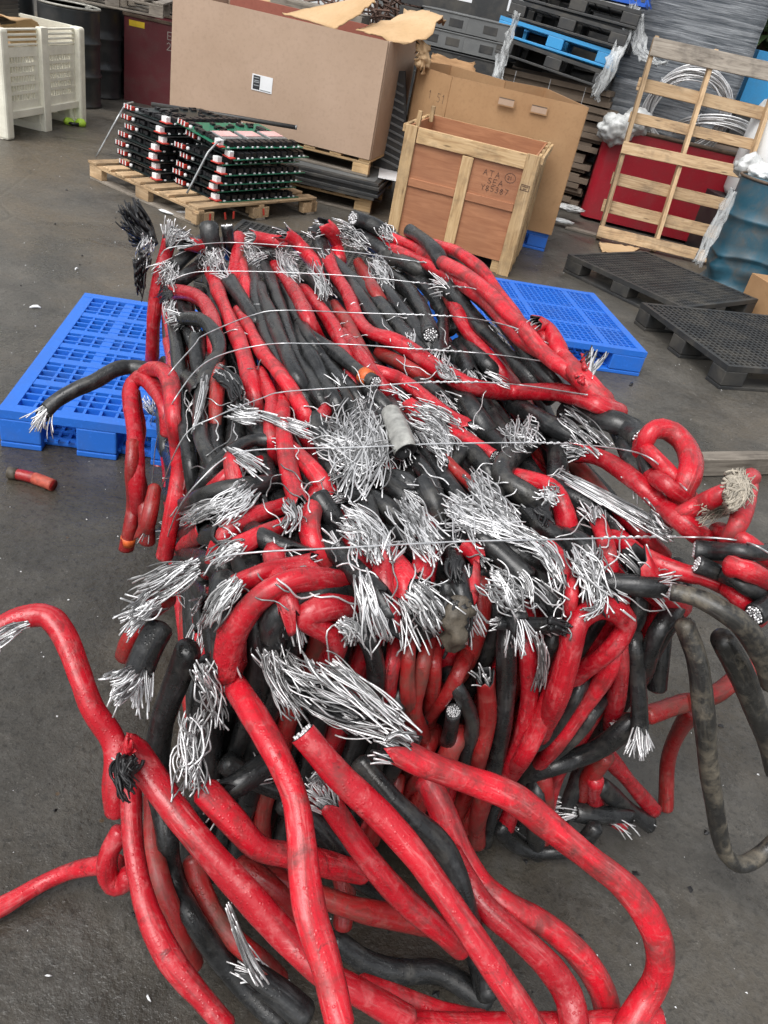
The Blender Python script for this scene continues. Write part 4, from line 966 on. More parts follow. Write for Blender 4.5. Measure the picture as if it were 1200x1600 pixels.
def sweep(mb, P, r, rng, ends='nn', n=14):
    """one cable jacket: closed tube, ends n rounded, c cut flush, t torn open, f torn with strands, s ragged black, k orange tape"""
    N = len(P); T, A, B = frames(P); seg = np.linalg.norm(np.diff(P, axis=0), axis=1); s = np.concatenate([[0], np.cumsum(seg)]); L = s[-1]
    ph = rng.uniform(0, 6.28, 8); a = np.linspace(0, 2 * math.pi, n, endpoint=False)
    rad = r * (1 + 0.035 * np.sin(s / r * 0.55 + ph[0]) + 0.03 * np.sin(s / r * 0.23 + ph[1]))
    sq = 0.12 * np.sin(s / r * 0.3 + ph[2]); ax = ph[3] + 0.8 * np.sin(s / r * .12 + ph[4])
    curv = np.zeros(N); curv[1:-1] = np.linalg.norm(T[2:] - T[:-2], axis=1) / np.maximum(seg[1:] + seg[:-1], 1e-6) * r
    prof = rad[:, None] * (1 + sq[:, None] * np.cos(2 * (a[None] - ax[:, None])) + 0.018 * np.sin(3 * a[None] + ph[5] + s[:, None] / r * .4) + 0.012 * np.sin(s[:, None] / r * 2.3 + 2 * a[None] + ph[6]))
    prof *= 1 - 0.10 * np.clip(curv - .25, 0, .6)[:, None] * (1 + np.sin(s[:, None] / r * 4 + ph[7]))
    shift = np.zeros((N, n)); gap = np.zeros((N, n))
    for e in (0, 1):
        k = ends[e]
        if k in 'tfsT':
            u = (s if e == 0 else L - s) / r; sg = -1 if e == 0 else 1
            m = np.clip(1 - u / (2.6 if k != 's' else 3.4), 0, 1)
            fl = ({'t': 0.10, 'T': 0.42}.get(k, 0.04)) * m ** 1.5
            p1, p2 = rng.uniform(0, 6.28, 2)
            prof *= 1 + fl[:, None] * (1 + 0.9 * np.sin(a + p1)[None]) + m[:, None] ** 2 * rng.normal(0, 0.05, n)[None]
            jag = (0.75 * np.sin(a + p1) + 0.4 * np.sin(3 * a + p2) + rng.uniform(-.75, .75, n)) * r * {'s': 1.7, 'T': 1.9}.get(k, 1.0)
            shift += sg * (m ** 1.3)[:, None] * jag[None]
    ring = np.cos(a)[None, :, None] * A[:, None] + np.sin(a)[None, :, None] * B[:, None]
    V = P[:, None] + ring * prof[..., None] + T[:, None] * shift[..., None]
    VV = [V.reshape(-1, 3)]; F = []; mi = []
    ax3 = lambda i: np.stack([r * np.cos(a), r * np.sin(a), np.full(n, s[i])], 1)
    AX = [ax3(i) for i in range(N)]
    for i in range(N - 1):
        for j in range(n):
            k = (j + 1) % n; F.append((i * n + j, i * n + k, (i + 1) * n + k, (i + 1) * n + j)); mi.append(0)
    cnt = N * n
    def addring(X):
        nonlocal cnt
        VV.append(X); AX.append(ax3(i0)); cnt += len(X); return cnt - len(X)
    for e in (0, 1):
        k = ends[e]; i0 = 0 if e == 0 else N - 1; sg = -1 if e == 0 else 1
        def join(a0, b0, m_):
            for j in range(n):
                q = (j + 1) % n; f = (a0 + j, a0 + q, b0 + q, b0 + j); F.append(f if e else f[::-1]); mi.append(m_)
        base = i0 * n; c = P[i0]; rg = ring[i0]
        if k in 'n':
            b1 = addring(c + rg * (prof[i0] * .8)[:, None] + T[i0] * sg * r * .32); join(base, b1, 0)
            b2 = addring(c + rg * (prof[i0] * .35)[:, None] + T[i0] * sg * r * .52); join(b1, b2, 0)
            F.append(tuple(range(b2, b2 + n)) if e else tuple(range(b2, b2 + n))[::-1]); mi.append(0)
        elif k in 'ck':
            b1 = addring(c + rg * (prof[i0] * .80)[:, None] + T[i0] * sg * r * .03); join(base, b1, 1)
            b2 = addring(c + rg * (prof[i0] * .78)[:, None] - T[i0] * sg * r * .5); join(b1, b2, 1)
            F.append(tuple(range(b2, b2 + n)) if e else tuple(range(b2, b2 + n))[::-1]); mi.append(1)
        else:
            last = base; depth = min(8, N - 1)
            b1 = addring(V[i0] + (c - V[i0]) * 0.13 + rng.normal(0, .0006, (n, 3))); join(last, b1, 1); last = b1
            for q in range(1, depth):
                ii = i0 - sg * q; X = V[ii] + (P[ii] - V[ii]) * 0.16; b1 = addring(X); join(last, b1, 1); last = b1
            F.append(tuple(range(last, last + n)) if e else tuple(range(last, last + n))[::-1]); mi.append(1)
    mb.add(np.concatenate(VV), F, mi); mb.axis = np.concatenate(AX)
    return T, A, B
def strand(mb, p, d, L, r, rng, curl=0.5, grav=0.35, n=9):
    d = d / np.linalg.norm(d); Q = [p]; c = rng.normal(0, curl, 3)
    for i in range(n - 1):
        d = d + (c + np.array([0, 0, -grav])) * (1.0 / n); d /= np.linalg.norm(d); c = c * .8 + rng.normal(0, curl * .45, 3); Q.append(Q[-1] + d * L / (n - 1))
    mb.tube(Q, r, 5)
WR = 0.00150
def end_strands(mb, p, t, A, B, r, kind, rng):
    if kind in 'ck':
        rows = ((0, 1), (.26, 6), (.50, 11), (.72, 16))
        for R0, m_ in rows:
            for j in range(m_):
                a = 6.283 * j / m_ + R0 * 3 + rng.normal(0, .06); o = (math.cos(a) * A + math.sin(a) * B) * (R0 + rng.normal(0, .02)) * r
                h = r * (0.08 + rng.uniform(-.14, .16)); mb.tube([p + o - t * r * .5, p + o + t * h], r * .122 * rng.uniform(.85, 1.1), 6)
    else:
        n_ = {'f': 34, 'F': 46, 't': 10, 's': 12, 'T': 14}[kind]; L = {'f': 2.6, 'F': 4.6, 't': 1.3, 's': 2.4, 'T': 1.5}[kind] * r
        for _ in range(n_):
            a, q = rng.uniform(0, 6.28), math.sqrt(rng.uniform(0, 1)); o = (math.cos(a) * A + math.sin(a) * B) * q
            strand(mb, p + o * r * .72 - t * r * 1.3, t + o * rng.uniform(.05, .5) + rng.normal(0, .10, 3), r * 1.3 + L * rng.uniform(.5, 1.15), WR * rng.uniform(.85, 1.15), rng, .5, .45)
def set_axis(o, ax):
    o.data.attributes.new('axis', 'FLOAT_VECTOR', 'POINT').data.foreach_set('vector', ax.astype(np.float32).ravel())
JM = {'R': 'red', 'B': 'black', 'M': 'muddy', 'D': 'dull'}
N_CABLE = 0
def make_cable(P, r, col, ends, label, group=None, register=True):
    global PREV_P, PREV_R, PREV_I, N_CABLE
    N_CABLE += 1; rng = np.random.default_rng(1000 + N_CABLE)
    c = P.mean(0); mb = MB(); T, A, B = sweep(mb, P - c, r, rng, ends)
    single = all(e in 'n' for e in ends)
    if single:
        o = mb.build('cable', [JM[col], 'inner'], None, True, loc=c); set_axis(o, mb.axis); tag(o, label, 'cable', group)
    else:
        o = thing('cable', label, 'cable', c, 0, group)
        set_axis(mb.build('jacket', [JM[col], 'inner'], o, True), mb.axis)
        for e in (0, 1):
            i = 0 if e == 0 else -1
            if ends[e] in 'ckfFtsT':
                w = MB(); end_strands(w, (P - c)[i], T[i] * (-1 if e == 0 else 1), A[i], B[i], r, ends[e], rng); w.build('wire_strands', 'alu', o, True, kind='stuff')
            if ends[e] == 'k':
                q = (P - c)[2:5] if e == 0 else (P - c)[-5:-2]
                MB().tube(q, r * 1.07, 14).build('orange_tape', 'orange', o, True)
    if register: PREV_P = np.vstack([PREV_P, P]); PREV_R = np.concatenate([PREV_R, np.full(len(P), r)]); PREV_I = np.concatenate([PREV_I, np.full(len(P), N_CABLE)]); LABELS[N_CABLE] = label
    return o
def traced(col, w, ends, label, pts, lift=0.0):
    fixed = any(len(p) > 2 for p in pts); ext = [0, 0]
    if not fixed:                                   # a hidden end runs on under its neighbours
        pts = list(pts)
        for e in (0, 1):
            if ends[e] == 'n':
                a, b = (pts[0], pts[1]) if e == 0 else (pts[-1], pts[-2]); d = math.hypot(a[0] - b[0], a[1] - b[1]); k = 0.8 * w / d
                q = (a[0] + (a[0] - b[0]) * k, a[1] + (a[1] - b[1]) * k); ext[e] = 1
                pts = [q] + pts if e == 0 else pts + [q]
    L = sum(math.hypot(a[0] - b[0], a[1] - b[1]) for a, b in zip(pts, pts[1:]))
    n = int(max(8, min(90, L / (w * .24))))
    S, Rr, t = px_path(pts, lift, n)
    r = float(np.clip(np.median(t) * w * (1.0 if fixed else .92) / (2 * F_PX), 0.0125, 0.031))
    near, nr = cull(CAM_P + Rr * t[:, None], 0.2)
    if len(near):
        t2 = settle(Rr, t, r, near, nr, limit=0.05 if fixed else 0.13)
        up = t - t2; k = np.maximum.reduce([up, np.roll(up, 1) * .85, np.roll(up, -1) * .85]); k[0], k[-1] = up[0], up[-1]
        t = t - smooth1(k, 6)
    kk = np.arange(n) * L / (n - 1) / w
    for e in (0, 1):
        if ext[e]: q = kk if e == 0 else kk[::-1]; t = t + 0.11 * np.clip(1 - q / 1.9, 0, 1) ** 1.3
    P = CAM_P + Rr * t[:, None]
    for q in range(3): P[:, q] = smooth1(P[:, q], 2)
    return make_cable(P, r, col, ends, label)
def bundle(parent, kind, w0, w1, n, wig, pts, lift=0.02, thick=1.0):
    """bare strands running along a photo path w0..w1 pixels wide, lying on whatever cable is below"""
    rng = np.random.default_rng(int(abs(pts[0][0]) * 7 + abs(pts[0][1]) * 3 + n)); m_ = 13
    L = sum(math.hypot(a[0] - b[0], a[1] - b[1]) for a, b in zip(pts, pts[1:])); C_ = catmull(np.array([p[:2] for p in pts], float), 40)
    zc = None
    if len(pts[0]) > 2: zc = np.interp(np.linspace(0, 1, 40), np.linspace(0, 1, len(pts)), [p[2] for p in pts])
    tan = np.gradient(C_, axis=0); tan /= np.linalg.norm(tan, axis=1, keepdims=True); nor = np.stack([-tan[:, 1], tan[:, 0]], 1)
    n = int(n * .95) if kind == '*' else n; allS = []; Z = []
    for _ in range(n):
        a = rng.uniform(0, .2) if rng.uniform() < .6 else rng.uniform(.1, .5); b = rng.uniform(.65, 1.0) if rng.uniform() < .65 else rng.uniform(a + .2, .85)
        x = np.linspace(a, b, m_); i = np.clip(x * 39, 0, 38.999); i0 = i.astype(int); f = (i - i0)[:, None]
        c = C_[i0] * (1 - f) + C_[i0 + 1] * f; nn = nor[i0]; off = rng.uniform(-1, 1); off2 = off * (1 - min(wig, 1)) + rng.uniform(-1, 1) * min(wig, 1); wd = (w0 + (w1 - w0) * x) / 2
        p1, p2, p3 = rng.uniform(0, 6.28, 3); k1, k2 = rng.uniform(2, 5), rng.uniform(5, 11)
        o = (off + (off2 - off) * x) * wd + wig * (w0 + w1) / 2 * (.30 * np.sin(k1 * x + p1) + .17 * np.sin(k2 * x + p2))
        al = wig * L * .10 * np.sin(rng.uniform(3, 9) * x + p3)
        allS.append(c + nn * o[:, None] + tan[i0] * al[:, None])
        if zc is not None: Z.append(np.interp(x * 39, range(40), zc) + rng.uniform(-.012, .012) + .01 * np.sin(k1 * x + p2))
    S = np.concatenate(allS); Rr = rays(S)
    t = march(Rr, lift) if zc is None else (np.concatenate(Z) - CAM_H) / Rr[:, 2]
    P = CAM_P + Rr * t[:, None]; near, nr = cull(P, .06)
    rw = WR * thick
    if zc is None and len(near): t = settle(Rr, t, rw, near, nr, .96, .006, .11)
    t = t.reshape(n, m_) - rng.uniform(0, .016, (n, 1))
    for i in range(n): t[i] = smooth1(t[i], 2)
    P = (CAM_P + Rr * t.reshape(-1)[:, None]).reshape(n, m_, 3)
    c0 = np.array(parent.location) if parent is not None else P.reshape(-1, 3).mean(0); mb = MB()
    for i in range(n):
        if kind == '*': mb.tube(P[i] - c0, rw * rng.uniform(.8, 1.15), 5, int(rng.uniform() < .45))
        else: mb.tube(P[i] - c0, rw * np.linspace(1.6, .5, m_) * rng.uniform(.7, 1.5), 4)
    mat = {'*': ['alu', 'alu_dull'], '#': 'inner', '%': 'red', '~': 'cloth'}[kind]; nm = {'*': 'wire_strands', '#': 'shredded_insulation', '%': 'shredded_jacket', '~': 'ragged_cloth'}[kind]
    return mb.build(nm, mat, parent, True, kind='stuff')
from mathutils import noise as MN
def sleeve(parent, mat, name, pts, w):
    S, Rr, t = px_path(pts, .03, 14); P = CAM_P + Rr * t[:, None]; near, nr = cull(P, .06); r = w * np.median(t) / F_PX / 2
    t = smooth1(settle(Rr, t, r * .8, near, nr, .8, .006, .13), 4); P = CAM_P + Rr * t[:, None]; mb = MB()
    sweep(mb, P - np.array(parent.location), r, np.random.default_rng(5), 'nc'); return mb.build(name, [mat, 'inner'], parent, True)
def patch(parent, mat, name, pts, w, lift=.03, label=None, cat=None, r=None):
    if mat == 'greytape': return sleeve(parent, mat, name, pts, w)
    S, Rr, t = px_path(pts, lift, 16); P = CAM_P + Rr * t[:, None]; near, nr = cull(P, .06)
    if len(near) and len(pts[0]) < 3: t = smooth1(settle(Rr, t, .006, near, nr, .9, .006, .13), 2)
    P = CAM_P + Rr * t[:, None]; rng = np.random.default_rng(int(pts[0][0])); k = np.median(t) / F_PX / 2
    n = 22; T, A, B = frames(P); a = np.linspace(0, 6.283, n, endpoint=False); G = []
    for i in range(16):
        e = math.sin(math.pi * (i + .7) / 16.4) ** .5; rr_ = w * k * e * (1 + .22 * np.sin(2 * a + i * .5) + np.array([.55 * MN.noise(Vector((math.cos(q) * 1.6, math.sin(q) * 1.6, i * .55))) + .3 * MN.noise(Vector((math.cos(q) * 4, math.sin(q) * 4, i * 1.3))) for q in a]))
        G.append(P[i] + (np.cos(a) * rr_)[:, None] * A[i] + (np.sin(a) * rr_ * .62)[:, None] * B[i])
    c0 = np.array(parent.location) if parent is not None else P.mean(0)
    G = np.array(G) - c0; V = G.reshape(-1, 3); F = [(i * n + j, i * n + (j + 1) % n, (i + 1) * n + (j + 1) % n, (i + 1) * n + j) for i in range(15) for j in range(n)]
    F += [tuple(range(n))[::-1], tuple(15 * n + j for j in range(n))]
    o = MB().add(V, F).build(name, mat, parent, True, **({} if parent is not None else {'loc': P.mean(0)}))
    if label: tag(o, label, cat)
    return o

# packed cables inside the bale: one layer just under the traced ones along the top, left, right and front, and one more below it
def fillers():
    rng = np.random.default_rng(21)
    def wob(n, amp): 
        x = np.linspace(0, 1, n); return amp * (np.sin(x * rng.uniform(4, 9) + rng.uniform(0, 6)) * .7 + np.sin(x * rng.uniform(10, 18) + rng.uniform(0, 6)) * .4)
    def add(P, r, side):
        red = rng.uniform() < (.14 if side == 'on top' else .42); col = ('D' if rng.uniform() < .5 else 'R') if red else 'B'
        make_cable(P, r, col, 'nn', ('red' if red else 'black') + ' cable packed inside the bale, glimpsed in the gaps ' + side, 'cables packed inside the bale ' + side, False)
    for layer, (inset, z_) in enumerate(((0.045, 0), (0.085, 0))):
        for i in range(15 - layer):                                  # along the top
            u = 0.20 + .046 * (i + .5 * layer); n = 40; v = np.linspace(0.93, 2.66, n); uu = u + wob(n, .022)
            zz = 0.865 - inset - drop(uu, v) + wob(n, .010); zz -= .12 * np.clip((v - 2.5) / .25, 0, 1) ** 2
            P = np.stack([to_w(a, b, c) for a, b, c in zip(uu, v, zz)]); add(P, rng.uniform(.0195, .0225), 'on top')
        for i in range(16):                                          # along the left flank
            z0 = 0.045 + .046 * i; n = 34; v = np.linspace(.95, 2.66, n); zz = z0 * (1 - .0) - drop(.15, v) * (z0 / .86) + wob(n, .022); uu = .145 + inset - .02 + wob(n, .014)
            add(np.stack([to_w(a, b, c) for a, b, c in zip(uu, v, zz)]), rng.uniform(.019, .022), 'on the left flank')
        if layer == 0:
            for i in range(16):
                z0 = 0.045 + .048 * i; n = 30; v = np.linspace(.95, 2.66, n); zz = z0 + wob(n, .022); uu = .925 - inset + .02 + wob(n, .014)
                add(np.stack([to_w(a, b, c) for a, b, c in zip(uu, v, zz)]), rng.uniform(.019, .022), 'on the right flank')
        if layer == 0:
            for i in range(14):                                      # bulging out along the right shoulder
                n = 30; v = np.linspace(rng.uniform(.86, 1.1), rng.uniform(1.9, 2.4), n); b = np.sin((v - .8) / 1.7 * math.pi) * .05
                uu = .93 + .028 * (i % 3) + b + wob(n, .02); zz = .80 - .05 * (i // 3) - .02 * (i % 3) + wob(n, .02) - .25 * np.clip((1.05 - v) / .2, 0, 1) ** 2
                add(np.stack([to_w(a, b_, c) for a, b_, c in zip(uu, v, zz)]), rng.uniform(.019, .022), 'on the right flank')
        for i in range(19 - layer):                                  # bent over the front edge and hanging
            u = .16 + .046 * (i + .5 * layer); n = 26; a = np.linspace(0, 1, n); bot = rng.uniform(.06, .16)
            top = 0.845 - inset
            th = np.clip(a / .22, 0, 1) * math.pi / 2; v0 = .835 + inset
            vv = v0 + .07 * (1 - np.sin(th)) + .05 * np.sin(a * 3.1) * np.clip((a - .2), 0, 1); zz = np.where(a < .22, top - .07 + .07 * np.cos(th), top - .07 - (a - .22) / .78 * (top - .07 - bot))
            uu = u + wob(n, .012) - .05 * np.clip(a - .3, 0, 1)
            add(np.stack([to_w(x, y, z) for x, y, z in zip(uu, vv, zz)]), rng.uniform(.0185, .0215), 'on the front')
fillers()
REPL = {}
